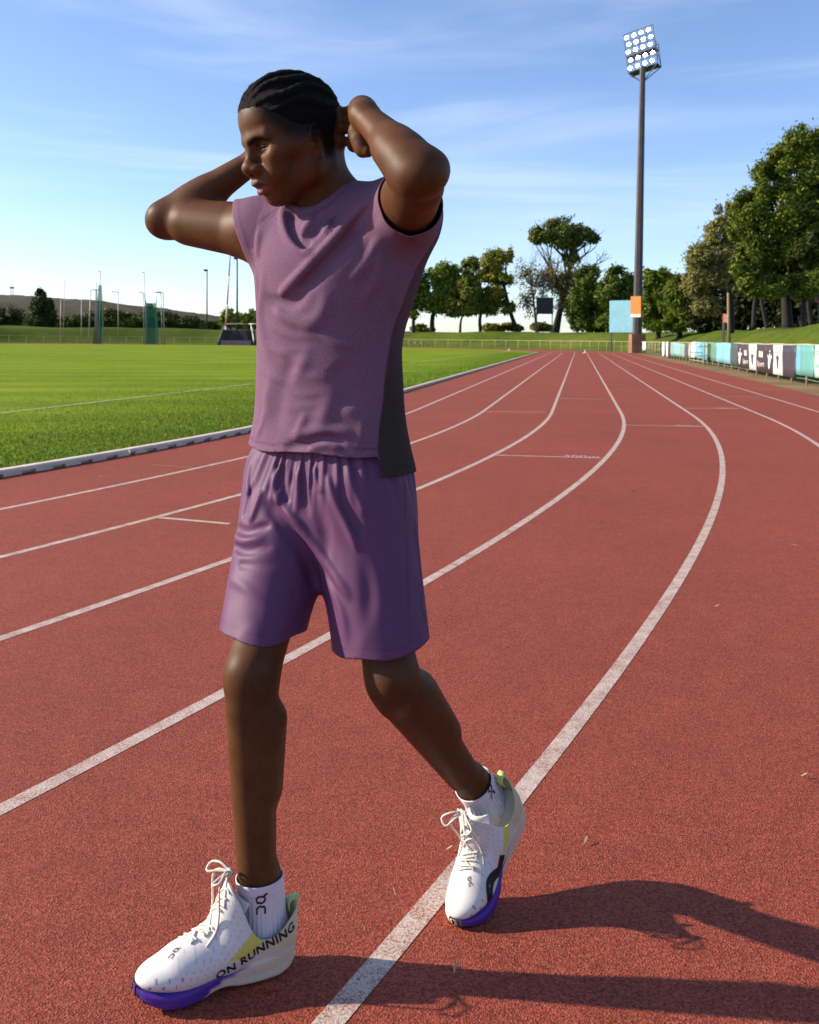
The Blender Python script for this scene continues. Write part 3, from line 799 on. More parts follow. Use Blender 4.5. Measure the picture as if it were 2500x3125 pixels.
for q in ([(775, 1345), (800, 1300), (815, 1240)], [(1090, 1375), (1105, 1320), (1120, 1250)], [(900, 1368), (915, 1310), (940, 1250)]): sfold(q, .005, .009, .4)
def sh_loc(P):
    z = P[:, 2]; c = A3((-.166, 1.957)); d = P[:, :2]-c
    return d@LEFT[:2], d@FW[:2], z
def seam_v(z): return np.interp(z, [.88, .95, 1.05, 1.15, 1.25, 1.33], [.063, .056, .038, .022, .008, -.004])
def panel_of(P):
    u, v, z = sh_loc(P)
    return sstep(-.0012, .0012, seam_v(z)-v)*(u > -.02)+(u <= -.02)*sstep(-.001, .001, -.02-v)
def cut_shirt(P):
    P = np.asarray(P, float); u, v, z = sh_loc(P)
    hem = lerp(.9345, .8945, panel_of(P))+.003*np.sin(u*30+1)-z
    sl = (P-SHO_L)@uL-.088; slr = (P-SHO_R)@unit(A3((-.95, .10, -.30)))-.036
    sl = np.where((P-SHO_L)@uL > 0, sl, -1); slr = np.where((P[:, 0] < -.28) & (P[:, 2] > 1.30), slr, -1)
    ax = unit(hp(0, -.03, -.06)-NECK0); q = P-(NECK0+A3((.004, -.004, 0))); t = q@ax; r = np.linalg.norm(q-t[:, None]*ax, axis=1)
    nk = np.where(z > 1.36, .062-r-np.clip(.02-t, 0, .03)*.6, -1)
    return np.maximum.reduce([hem, sl, slr, nk])
def clear_of(fld, ops, gap, lo, hi):
    b_ = Field(); b_.ops = ops
    fld._add(lambda P: b_.eval(P.reshape(-1, 3)).reshape(P.shape[:-1])-gap, lo, hi, 0.008, 'u')
tops = [o for o in torso_ops]
clear_of(shirt, torso_f.ops, .0050, (-.385, 1.74, .86), (.06, 2.10, 1.455))
SV, SQ = net(shirt, 0.0030)
SV, SQ, srim = trim(SV, SQ, cut_shirt, 0.0030)
SV = relax(SV, SQ, 1, .4, srim)
pan = panel_of(SV)[:, None]
scol = lerp(A3((0.165, 0.090, 0.150)), lerp(A3((0.042, 0.036, 0.031)), A3((0.085, 0.045, 0.066)), sstep(1.02, 1.20, SV[:, 2])[:, None]), pan)  # deep shade below the armpit is put into the panel's upper colour
ct = cut_shirt(SV); stitch = (np.exp(-((ct+.014)/.0012)**2)+.7*np.exp(-((ct+.018)/.0010)**2))[:, None]*.35
scol = scol*(1-stitch)
seam_c = shirt_base.cast([768, 800, 838, 872], [702, 680, 655, 618])
dsm, _ = near_curve(SV.astype(np.float32), poly_smooth(seam_c, 14).astype(np.float32)); scol = scol*(1-(.55*np.exp(-(dsm/.0016)**2))[:, None])
t_shirt = pchild('t_shirt', SV, SQ, scol, M_KNIT, solid=0.0022)
bv, bf = badge()
p_, n_ = facing(shirt, 1003, 690)
decal(shirt, bv, bf, p_, unit(A3((.93, -.37, .10))), unit(A3((.13, .0, .99))), A3((.10, .99, -.05)), .0155, 'logo', M_GREYPRINT, t_shirt, .0022)

# ---- shorts
shorts = Field()
shorts.loft([.74, .80, .86, .905, .935, .955], [(-.165, 1.955), (-.166, 1.96), (-.166, 1.962), (-.166, 1.964), (-.166, 1.964), (-.166, 1.964)],
            [.150, .172, .170, .160, .150, .146], [.090, .112, .110, .103, .097, .094], YW, k=0.03)
HEM_R, HEM_L = A3((-.291, 1.818, .520)), A3((-.040, 1.815, .510))
shorts.limb(HIP_R+A3((.0, 0, .0)), HEM_R, [0, .5, 1], [.100, .090, .080], k=0.05)
shorts.limb(HIP_L+A3((-.004, 0, .0)), HEM_L, [0, .5, 1], [.103, .097, .094], k=0.05)
shorts_base = Field(); shorts_base.ops = list(shorts.ops)
def hfold(px_pts, amp, width, ends=.22):
    C = shorts_base.cast([p[0] for p in px_pts], [p[1] for p in px_pts]); fold(shorts, C, amp*1.35, width*.72, ends=ends)
hfold([(842, 1540), (900, 1590), (940, 1640), (995, 1712), (1045, 1790), (1075, 1840)], .014, .011)
hfold([(806, 1522), (862, 1590), (925, 1690), (968, 1800)], -.018, .016)
hfold([(999, 1440), (1017, 1520), (1052, 1590), (1098, 1692)], .011, .008)
hfold([(1035, 1470), (1065, 1560), (1110, 1650)], -.006, .012)
hfold([(950, 1500), (985, 1600), (1005, 1720)], -.008, .018, .45)
hfold([(840, 1410), (836, 1476), (851, 1550)], .010, .008); hfold([(862, 1415), (866, 1480), (880, 1540)], -.008, .008)
hfold([(712, 1606), (757, 1622), (835, 1600)], -.011, .010); hfold([(708, 1664), (765, 1682), (840, 1668)], -.010, .010)
hfold([(715, 1636), (760, 1650), (820, 1640)], .008, .009); hfold([(720, 1720), (790, 1730), (860, 1722)], -.005, .012)
hfold([(800, 1490), (780, 1550), (762, 1600)], .010, .008); hfold([(775, 1470), (752, 1540), (742, 1590)], -.009, .009)
hfold([(748, 1385), (728, 1450), (728, 1560)], -.009, .009); hfold([(770, 1400), (757, 1470), (760, 1530)], .007, .007)
hfold([(895, 1400), (912, 1480), (905, 1580)], .006, .009, .4); hfold([(930, 1400), (928, 1490), (945, 1590)], -.006, .010, .4)
hfold([(960, 1415), (965, 1470), (985, 1510)], .006, .006); hfold([(1060, 1420), (1085, 1500), (1120, 1580)], .005, .009)
hfold([(985, 1740), (1040, 1860), (1065, 1980)], .007, .012, .4); hfold([(1100, 1680), (1125, 1800), (1120, 1940)], -.004, .020, .45)
hfold([(1232, 1470), (1241, 1697), (1250, 1975)], -.0045, .0035, .05)
hfold([(1265, 1560), (1278, 1700), (1292, 1880)], .004, .008)
hfold([(700, 1760), (760, 1800), (830, 1860)], .004, .014); hfold([(900, 1780), (880, 1840), (850, 1900)], -.006, .014)
def gather(P):
    sh = P.shape[:-1]; Q_ = P.reshape(-1, 3); d = Q_[:, :2]-A3((-.166, 1.964)); th = np.arctan2(d[:, 1], d[:, 0])
    w = np.cos(th*31+1.6*np.sin(th*5)+.8*np.sin(th*11+2))+.5*np.cos(th*53+2*np.sin(th*3))
    env = sstep(.80, .915, Q_[:, 2])*(1-.0*Q_[:, 2])
    return (-.0026*w*env).reshape(sh)
shorts.warp(gather, (-.40, 1.78, .79), (.08, 2.16, .96))
dR, dL = unit(HEM_R-HIP_R), unit(HEM_L-HIP_L)
def cut_shorts(P):
    P = np.asarray(P, float); z = P[:, 2]
    right = ((P-A3((-.166, 1.9, .6)))@A3((1, .25, 0))) < 0
    zr = .594+(P[:, 0]+.29)*-.05; zl = .574+(P[:, 0]+.045)*.10
    ripple = .0025*np.sin(P[:, 0]*55)+.002*np.sin(P[:, 1]*60)
    return np.maximum(np.where(right, zr, zl)+ripple-z, z-.952)
clear_of(shorts, torso_f.ops, .0060, (-.36, 1.76, .50), (.04, 2.14, .93))
QV, QQ = net(shorts, 0.0030)
QV, QQ, qrim = trim(QV, QQ, cut_shorts, 0.0030)
QV = relax(QV, QQ, 1, .35, qrim)
qcol = np.tile(A3((0.112, 0.041, 0.108)), (len(QV), 1))
ct = cut_shorts(QV); qcol = qcol*(1-(.25*np.exp(-((ct+.018)/.0012)**2)*(QV[:, 2] < .7))[:, None])
shorts_o = pchild('shorts', QV, QQ, qcol, M_WOVEN, solid=0.0016)
p_, n_ = facing(shorts, 1297, 1885)
decal(shorts, bv, bf, p_, unit(A3((.75, .6, 0))), A3((.05, 0, 1)), -n_, .0115, 'logo', M_GREYPRINT, shorts_o, .0012)
# ------------------------------------------------------------------ socks and running shoes
M_RUB = simple('black_rubber', (0.012, 0.012, 0.012), 0.6, 0.2, 90)
LS = 0.292
def fy(y, pts): p = A3(pts, float); return smooth_interp(np.asarray(y, float), p[:, 0], p[:, 1])
Z0 = [(0, .026), (.012, .012), (.035, .002), (.06, .0), (.11, .001), (.135, .007), (.155, .008), (.18, .002), (.21, .0), (.24, .003), (.27, .014), (.292, .030)]
Z1 = [(0, .064), (.03, .058), (.08, .047), (.13, .041), (.17, .036), (.21, .032), (.25, .032), (.28, .039), (.292, .044)]
WD = [(0, .004), (.004, .018), (.012, .0275), (.03, .0365), (.06, .0385), (.10, .0355), (.14, .0365), (.18, .0435), (.215, .0475), (.245, .0440), (.268, .0340), (.282, .0220), (.289, .0120), (.292, .003)]
def make_upper():
    f = Field()
    f.ell((0, .222, .046), (.0435, .066, .0245), k=.02)
    f.cone((0, .205, .050), (0, .130, .064), .0330, .0370, k=.03)
    f.ell((0, .180, .050), (.0420, .060, .028), k=.02)
    f.cone((0, .200, .054), (0, .118, .088), .024, .032, k=.03)
    f.cone((0, .120, .062), (0, .040, .058), .0385, .0365, k=.03)
    f.cone((0, .040, .055), (0, .030, .118), .0350, .0285, k=.025)
    f.cone((0, .100, .095), (0, .085, .165), .038, .036, k=.03)
    f.cone((0, .040, .090), (0, .050, .165), .034, .036, k=.03)
    f.cone((0, .020, .105), (0, .010, .128), .016, .012, k=.02)         # heel flare
    f.cone((0, .122, .118), (0, .105, .165), .030, .026, k=.02)         # tongue
    return f
upper_f = make_upper()
def cut_upper(P):
    P = np.asarray(P, float); y = P[:, 1]
    zc = fy(y, [(-.03, .112), (.0, .110), (.016, .103), (.034, .091), (.055, .080), (.078, .084), (.096, .110), (.108, .140), (.14, .20), (.3, .3)])
    return np.maximum(P[:, 2]-zc, .030-P[:, 2])
def bender(p_fore, p_heel):
    """bends the straight shoe: forefoot pitched p_fore, heel p_heel, about the toe"""
    ys = np.linspace(-.04, .34, 200); a = p_fore+(p_heel-p_fore)*(1-sstep(.16, .25, ys))
    s = ys[1]-ys[0]; i0 = np.argmin(np.abs(ys-.27))
    X = np.concatenate([[0], np.cumsum(np.cos(a[:-1])*s)]); Zc = np.concatenate([[0], np.cumsum(-np.sin(a[:-1])*s)])
    X = X-X[i0]+.27; Zc = Zc-Zc[i0]
    def fn(P):
        P = np.asarray(P, float); y = P[:, 1]; aa = np.interp(y, ys, a)
        return np.stack([P[:, 0], np.interp(y, ys, X)+np.sin(aa)*P[:, 2], np.interp(y, ys, Zc)+np.cos(aa)*P[:, 2]], 1)
    return fn
UV0, UQ0 = net(upper_f, 0.0022)
UV0, UQ0, urim = trim(UV0, UQ0, cut_upper, 0.0022)
def tube_mesh(pts, r, n=7, flat=1.0):
    mb = MB(); mb.tube(pts, r, n); return np.concatenate(mb.v), mb.f
def make_shoe(toe, heel, pf, ph, lateral_logo, lift):
    toe = A3(toe, float); heel = A3(heel, float); fwd = unit(np.r_[toe[:2]-heel[:2], 0]); xr = np.cross(fwd, (0, 0, 1))
    R = np.stack([xr, fwd, A3((0, 0, 1))], 1); bend = bender(pf, ph)
    tip = bend(A3([(0, LS, .03)]))[0]
    O = np.r_[toe[:2], 0]-R@A3((0, tip[1], 0))+A3((0, 0, lift))
    yg = np.linspace(0, LS, 120); low = bend(np.stack([0*yg, yg, fy(yg, Z0)], 1))[:, 2].min()
    O[2] = lift-low
    post = lambda P: bend(P)@R.T+O
    def put(name, V, Fc, mat, parent, col=None, smooth=True, solid=0):
        me = mesh_np(name, post(V)-PO, Fc, smooth, col); o = link(name, me, parent, mat)
        if solid: md = o.modifiers.new('thickness', 'SOLIDIFY'); md.thickness = solid; md.offset = -1
        return o
    # upper
    V = UV0; x, y, z = V.T
    white = A3((.70, .69, .66)); cream = A3((.62, .56, .36)); yel = A3((.66, .62, .12))
    col = np.tile(white, (len(V), 1))
    tcream = sstep(.088, .060, y+(.075-z)*.25)*sstep(.045, .058, z)
    col = lerp(col, cream, tcream[:, None])
    ty = (np.abs(y-.080-(.092-z)*1.1) < .024)*sstep(.058, .064, z)*(z < .118)*(np.abs(x) > .012)
    col = lerp(col, yel, (ty*.95)[:, None])
    ty2 = sstep(.108, .120, z)*(y < .03); col = lerp(col, A3((.62, .72, .30)), (ty2*.5)[:, None])
    # knit perforations
    perf = (np.sin(y*520)*np.sin((z+np.abs(x))*430) > .80)*sstep(.098, .115, y)*sstep(.235, .21, y)*(np.abs(x) > .016)
    col = col*(1-.30*perf[:, None])
    slit = (np.abs(((y*95) % 1)-.5) < .17)*(np.abs(z-.048-.006*np.sign(np.sin(y*300))) < .0035)*(y > .215)*(y < .272)
    col = col*(1-.55*slit[:, None])
    up = put('shoe', V, UQ0, M_UPPER, person, col, solid=.0028)
    # midsole
    ny, nt = 170, 44; ys = LS*(1-np.cos(np.linspace(0, np.pi, ny)))/2; th = np.linspace(0, 2*np.pi, nt, endpoint=False)
    z0, z1, w = fy(ys, Z0), fy(ys, Z1), np.maximum(fy(ys, WD), .0006)
    ct, st = np.cos(th), np.sin(th); e = .42
    cx = np.sign(ct)*np.abs(ct)**e; cz = np.sign(st)*np.abs(st)**e
    X = w[:, None]*cx[None]*(1+.05*np.clip(-cz[None], 0, 1)*0); zc = (z0+z1)/2; hh = (z1-z0)/2
    Zz = zc[:, None]+hh[:, None]*cz[None]; side = np.abs(cx[None])*np.ones((ny, 1))
    g1 = np.exp(-(((Zz-lerp(z0, z1, .62)[:, None])/.0018)**2))*sstep(.17, .10, ys)[:, None]
    g2 = np.exp(-(((Zz-lerp(z0, z1, .30)[:, None])/.0016)**2))*sstep(.15, .09, ys)[:, None]
    X = X*(1-.09*(g1+g2))*(1+.05*np.exp(-(((Zz-lerp(z0, z1, .80)[:, None])/.006)**2)))
    MV = np.stack([X, np.repeat(ys[:, None], nt, 1), Zz], -1).reshape(-1, 3)
    Q = A3([(i*nt+j, i*nt+(j+1) % nt, (i+1)*nt+(j+1) % nt, (i+1)*nt+j) for i in range(ny-1) for j in range(nt)])[:, ::-1]
    yy, zz = MV[:, 1], MV[:, 2]; zr = (zz-np.repeat(z0, nt))/np.repeat(z1-z0, nt)
    mc = np.tile(A3((.70, .58, .43)), (len(MV), 1)); pur = A3((.085, .030, .300))
    top = sstep(.085, .115, yy)*sstep(lerp(.80, -.10, sstep(.10, .225, yy))-.06, lerp(.80, -.10, sstep(.10, .225, yy))+.02, zr)
    if lateral_logo: top = top*np.maximum(sstep(-.006, -.020, MV[:, 0]), sstep(.262, .240, yy))
    fade = lerp(A3((.30, .16, .48)), pur, sstep(.09, .15, yy)[:, None])
    mc = lerp(mc, fade, top[:, None])
    mid = put('midsole', MV, Q, M_FOAM, up, mc)
    # rubber tread pads at the toe
    for sx in (-1, 1):
        mb = MB()
        for k in range(8):
            yk = .262+.004*k; wk = float(fy(yk, WD)); zz0 = float(fy(yk, Z0))
            mb.box((sx*min(.016, wk*.55)-.002, yk-.0015, zz0+.0035+.0030*(k > 4)), (.012, .0043, .009+.0012*k))
        put('tread_pad', np.concatenate(mb.v), mb.f, M_RUB, mid, smooth=False)
    # padded tongue
    vv, xx = np.meshgrid(np.linspace(0, 1, 12), np.linspace(-1, 1, 13), indexing='ij'); wx = lerp(.026, .021, vv)
    TV = np.stack([xx*wx, lerp(.140, .104, vv)-.014*xx**2, lerp(.088, .146, vv)-.006*xx**2*vv], -1).reshape(-1, 3)
    TQ = A3([(i*13+j, i*13+j+1, (i+1)*13+j+1, (i+1)*13+j) for i in range(11) for j in range(12)])
    put('tongue', TV, TQ, M_UPPER, up, np.tile(white*.97, (len(TV), 1)), solid=.0045)
    # heel pull tab
    t = np.linspace(0, 1, 9); c = np.stack([0*t, .012-.022*t+.010*np.sin(t*np.pi), .097+.025*np.sin(t*np.pi*.62)-.0*t], 1)
    ln = np.concatenate([c+A3((-.0085, 0, 0)), c+A3((.0085, 0, 0))])
    put('pull_tab', ln, [(i, i+1, 10+i, 9+i) for i in range(8)], simple('lime_tab', (.52, .66, .22), .7), up, solid=.002)
    # laces: crossing rows, knot, two loops and two ends
    rows = np.linspace(.128, .200, 6); V_, F_, n_ = [], [], 0
    def addt(pts, r, nn=6):
        nonlocal n_
        v, fq = tube_mesh(poly_smooth(pts, 18), r, nn); V_.append(v); F_.extend([tuple(i+n_ for i in q) for q in fq]); n_ += len(v)
    def ontop(xs, yv, up_=.0016):
        P, ok = upper_f.ray(np.stack([xs, yv, np.full(len(xs), .20)], 1), (0, 0, -1), .17, 500); return P+A3((0, 0, up_))
    for i, yr in enumerate(rows):
        hw = .0195-.0008*i; xs = np.linspace(-hw, hw, 9); sk_ = .010*(1 if i % 2 else -1)
        addt(ontop(xs, yr+sk_*xs/hw), .0023)
        if i < 5: addt(ontop(xs, lerp(yr, rows[i+1], (xs+hw)/(2*hw)), .0028), .0021)
    kn = ontop(A3([0.0]), A3([.121]), .004)[0]
    addt([kn+A3((-.007, 0, 0)), kn+A3((0, .003, .003)), kn+A3((.007, 0, 0))], .0042)
    for sx, ln_, hz in ((-1, .036, .002), (1, .034, .006)):
        a = kn; addt([a, a+A3((sx*.020, .016, .012)), a+A3((sx*.036, ln_*.85, .004+hz*.3)), a+A3((sx*.026, ln_+.004, -.002+hz*.2)), a+A3((sx*.010, ln_*.55, .002)), a+A3((0, .004, .002))], .0021)
    for sx in (-1, 1): addt([kn, kn+A3((sx*.016, .018, .002)), ontop(A3([sx*.026]), A3([.158]), .002)[0], ontop(A3([sx*.031]), A3([.172]), .002)[0]], .0019)
    put('lace', np.concatenate(V_), F_, M_LACE, up)
    # prints
    def dec(V2, Fq, c, e1, e2, d, size, name, mat):
        return decal(upper_f, V2, Fq, c, e1, e2, d, size, name, mat, up, .0012, PO, post, .14)
    dec(bv, bf, (-.012, .226, .07), unit(A3((-.55, -.60, 0))), unit(A3((.5, -.75, 0))), (0.15, 0, -1), .0085, 'logo', M_GREYPRINT)
    dec(bv, bf, (.002, .150, .10), (1, 0, 0), unit(A3((0, -.8, .6))), unit(A3((0, -.5, -.86))), .0055, 'logo', M_GREYPRINT)
    for r_, yv in ((0, .0), (1, .005)):
        V2, Fq = join2([strip2((-1.0+.26*i, 0), (-1.0+.26*i+.15, 0), .16, 2) for i in range(8 if r_ == 0 else 4)])
        dec(V2, Fq, (-.004, .110-yv*.2, .136-yv), (1, 0, 0), unit(A3((0, -.3, 1))), unit(A3((0, -1, -.25))), .012, 'tongue_print', M_GREYPRINT)
    if lateral_logo:
        V2, Fq = join2([ring2(.54, 1.0, math.radians(4), math.radians(176), 41)]); V3, F3 = strip2((-.62, .42), (-1.25, .80), .42, 6)
        dec(V3, F3, (-.05, .186, .034), (0, 1, 0), (0, 0, 1), unit(A3((1, 0, -.30))), .0440, 'logo_tick', M_BLACK)
        dec(V2, Fq, (-.05, .186, .034), (0, 1, 0), (0, 0, 1), unit(A3((1, 0, -.30))), .0440, 'big_logo', M_BLACK)
    else:
        cu = bpy.data.curves.new('letters', 'FONT'); cu.body = 'ON RUNNING'; cu.size = 1.0; cu.space_character = 1.08; cu.align_x = 'CENTER'; cu.resolution_u = 3
        to = bpy.data.objects.new('letters', cu); COL.objects.link(to); bpy.context.view_layer.update()
        tm = bpy.data.meshes.new_from_object(to); bpy.data.objects.remove(to)
        bm = bmesh.new(); bm.from_mesh(tm); bmesh.ops.subdivide_edges(bm, edges=[e_ for e_ in bm.edges if e_.calc_length() > .2], cuts=2, use_grid_fill=True)
        bmesh.ops.triangulate(bm, faces=bm.faces)
        V2 = A3([v.co[:2] for v in bm.verts]); Fq = [tuple(v.index for v in q.verts) for q in bm.faces]; bm.free()
        k = V2[:, 0]; bold = V2.copy()
        e1 = unit(A3((0, -.945, .325))); e2 = unit(A3((0, .26, 1)))
        for j, (ox, oz) in enumerate(((0, 0), (.0006, .0003), (-.0005, -.0002))):
            dec(V2-A3((0, .33)), Fq, A3((-.05, .084, .0650))+e1*ox+e2*oz*2, e1, e2, unit(A3((1, 0, -.05))), .0225, 'lettering', M_BLACK)
    return up, post
# planted right shoe, trailing left shoe
shoe_R, postR = make_shoe((-.468, 1.642, 0), (-.208, 1.766, 0), 0.0, 0.0, False, .0005)
shoe_L, postL = make_shoe((.098, 1.872, 0), (.232, 2.050, 0), math.radians(24), math.radians(40), True, .0005)
def make_sock(name, A, B, r0, r1, n_top, label_px, leg):
    """A: top of the sock, B: in the shoe"""
    print('sock', round(time.time()-T0, 1)); f = Field(); f.limb(lerp(A, B, -.35), B, [0, .3, .7, 1], [r0*1.02, r0, r1, r1*1.1], k=.02)
    sub = [o for o in torso_ops if (o[1] < np.maximum(A, B)+.05).all() and (o[2] > np.minimum(A, B)-.05).all()]
    b_ = Field(); b_.ops = sub
    f._add(lambda P: b_.eval(P.reshape(-1, 3)).reshape(P.shape[:-1])-.0034, np.minimum(A, B)-.06, np.maximum(A, B)+.06, .01, 'u')
    ax = unit(A-B); e1 = unit(np.cross(ax, (0, 1, 0.2))); e2 = np.cross(ax, e1)
    def ribs(P):
        sh = P.shape[:-1]; q = P.reshape(-1, 3)-B; th = np.arctan2(q@e2, q@e1); t = q@ax
        tt = float((A-B)@ax); cuff = sstep(tt-.020, tt-.017, t)
        return ((-.0009*np.cos(th*30))*(1-cuff)-.0012*cuff).reshape(sh)
    f.warp(ribs, np.minimum(A, B)-.07, np.maximum(A, B)+.07)
    V, Q = net(f, .0020, np.minimum(A, B)-.075, np.maximum(A, B)+.075)
    tt = float((A-B)@ax)
    V, Q, rim = trim(V, Q, lambda P: np.maximum((np.asarray(P, float)-B)@ax-tt, -((np.asarray(P, float)-B)@ax)-.01), .0020)
    o = pchild('sock', V, Q, np.tile(A3((.72, .67, .72)), (len(V), 1)), M_SOCK, solid=.0022)
    p_, n_ = facing(f, *label_px); rt = unit(np.cross(ax, n_)); rt = rt if rt[0] > 0 else -rt
    decal(f, bv, bf, p_, rt, ax if ax[2] > 0 else -ax, -n_, .0160, 'logo', M_BLACK, o, .0014)
make_sock('sock', ANK_R+A3((-.003, 0, .062)), ANK_R+A3((0, 0, -.045)), .0365, .035, None, (797, 2762), 'R')
dL_ = unit(ANK_L-KNEE_L)
make_sock('sock', ANK_L-dL_*.048, ANK_L+dL_*.030+A3((.0, .0, -.02)), .0350, .035, None, (1500, 2415), 'L')
# ------------------------------------------------------------------ the running track and its surroundings
LANE, R0, PHI, LST = 1.095, 41.15, 0.1772, 73.0
TP = A3((-0.9026, 16.026)); DV = A3((math.sin(PHI), math.cos(PHI))); NV = A3((-math.cos(PHI), math.sin(PHI)))
ARC = math.pi*R0
def loop(s, w):
    """track coordinates (s along the inner kerb from the start of the straight, w outwards) -> x, y"""
    s = np.asarray(s, float); w = np.asarray(w, float); s, w = np.broadcast_arrays(s, w)
    x = np.zeros(s.shape+(2,))
    c1 = TP+NV*R0; c2 = TP+DV*LST+NV*R0
    a = s < 0; b = (s >= 0) & (s <= LST); c = (s > LST) & (s <= LST+ARC); d = s > LST+ARC
    th = -s[a]/R0; x[a] = c1+(R0+w[a])[:, None]*(-NV*np.cos(th)[:, None]-DV*np.sin(th)[:, None])
    x[b] = TP+DV*s[b][:, None]-NV*w[b][:, None]
    th = (s[c]-LST)/R0; x[c] = c2+(R0+w[c])[:, None]*(-NV*np.cos(th)[:, None]+DV*np.sin(th)[:, None])
    x[d] = c2+NV*(R0+w[d])[:, None]-DV*(s[d]-LST-ARC)[:, None]
    return x
def strip(name, ss, w0, w1, z, mat, parent=None, nw=1, zf=None):
    ws = np.linspace(0, 1, nw+1); S, U = np.meshgrid(ss, ws, indexing='ij')
    Wd = w0+(w1-w0)*U; P = loop(S, Wd); Z = np.full(S.shape, z) if zf is None else zf(S, Wd)
    V = np.concatenate([P, Z[..., None]], -1).reshape(-1, 3); n = nw+1
    i, j = np.meshgrid(np.arange(len(ss)-1), np.arange(nw), indexing='ij'); a = (i*n+j).ravel()
    Q = np.stack([a, a+n, a+n+1, a+1], 1)[:, ::-1]
    return link(name, mesh_np(name, V, Q, zf is not None), parent, mat)
S_ALL = np.concatenate([np.linspace(-ARC, -30, 40), np.linspace(-29.5, 0, 90), np.linspace(1, LST, 40), np.linspace(LST+1.5, LST+ARC, 90), np.linspace(LST+ARC+2, 2*LST+ARC, 20)])
# materials
def mat_track():
    m, N, L, B = new_mat('red_polyurethane'); tc = N.new('ShaderNodeTexCoord'); v = tc.outputs['Object']
    big = noise_node(N, L, 0.55, 6, 0.65, v); mid = noise_node(N, L, 9, 5, 0.6, v); fine = noise_node(N, L, 190, 3, 0.65, v)
    vor = N.new('ShaderNodeTexVoronoi'); vor.inputs['Scale'].default_value = 240; L.new(v, vor.inputs['Vector'])
    sepc = N.new('ShaderNodeSeparateColor'); L.new(vor.outputs['Color'], sepc.inputs[0])
    gr = N.new('ShaderNodeMath'); gr.operation = 'MULTIPLY_ADD'; L.new(sepc.outputs[0], gr.inputs[0]); gr.inputs[1].default_value = 0.42; hf_ = N.new('ShaderNodeMath'); hf_.operation = 'MULTIPLY'; L.new(fine.outputs[0], hf_.inputs[0]); hf_.inputs[1].default_value = 0.60; L.new(hf_.outputs[0], gr.inputs[2])
    r1 = ramp(N, L, gr.outputs[0], [(0.28, (0.150, 0.028, 0.015)), (0.52, (0.290, 0.058, 0.032)), (0.76, (0.41, 0.105, 0.060))])
    r2 = ramp(N, L, big.outputs[0], [(0.25, (0.80, 0.84, 0.84)), (0.75, (1.10, 1.04, 1.02))])
    r3 = ramp(N, L, mid.outputs[0], [(0.3, (0.90, 0.88, 0.88)), (0.7, (1.06, 1.06, 1.06))])
    a = N.new('ShaderNodeMix'); a.data_type = 'RGBA'; a.blend_type = 'MULTIPLY'; a.inputs[0].default_value = 1; L.new(r1.outputs[0], a.inputs[6]); L.new(r2.outputs[0], a.inputs[7])
    b = N.new('ShaderNodeMix'); b.data_type = 'RGBA'; b.blend_type = 'MULTIPLY'; b.inputs[0].default_value = 1; L.new(a.outputs[2], b.inputs[6]); L.new(r3.outputs[0], b.inputs[7])
    L.new(b.outputs[2], B.inputs['Base Color']); B.inputs['Roughness'].default_value = 0.85; B.inputs['Specular IOR Level'].default_value = 0.25
    ad = N.new('ShaderNodeMath'); ad.operation = 'ADD'; L.new(fine.outputs[0], ad.inputs[0]); L.new(vor.outputs[0], ad.inputs[1])
    bump_node(N, L, ad.outputs[0], B, 0.55, 0.0035)
    return m
def mat_line():
    m, N, L, B = new_mat('worn_white_paint'); tc = N.new('ShaderNodeTexCoord'); v = tc.outputs['Object']
    fine = noise_node(N, L, 190, 3, 0.7, v); mid = noise_node(N, L, 14, 4, 0.6, v)
    ad = N.new('ShaderNodeMath'); ad.operation = 'MULTIPLY_ADD'; L.new(mid.outputs[0], ad.inputs[0]); ad.inputs[1].default_value = 0.5; L.new(fine.outputs[0], ad.inputs[2])
    r = ramp(N, L, ad.outputs[0], [(0.54, (0.235, 0.075, 0.056)), (0.66, (0.40, 0.26, 0.21)), (0.84, (0.60, 0.50, 0.43))])
    L.new(r.outputs[0], B.inputs['Base Color']); B.inputs['Roughness'].default_value = 0.85; B.inputs['Specular IOR Level'].default_value = 0.25
    bump_node(N, L, fine.outputs[0], B, 0.7, 0.004)
    return m
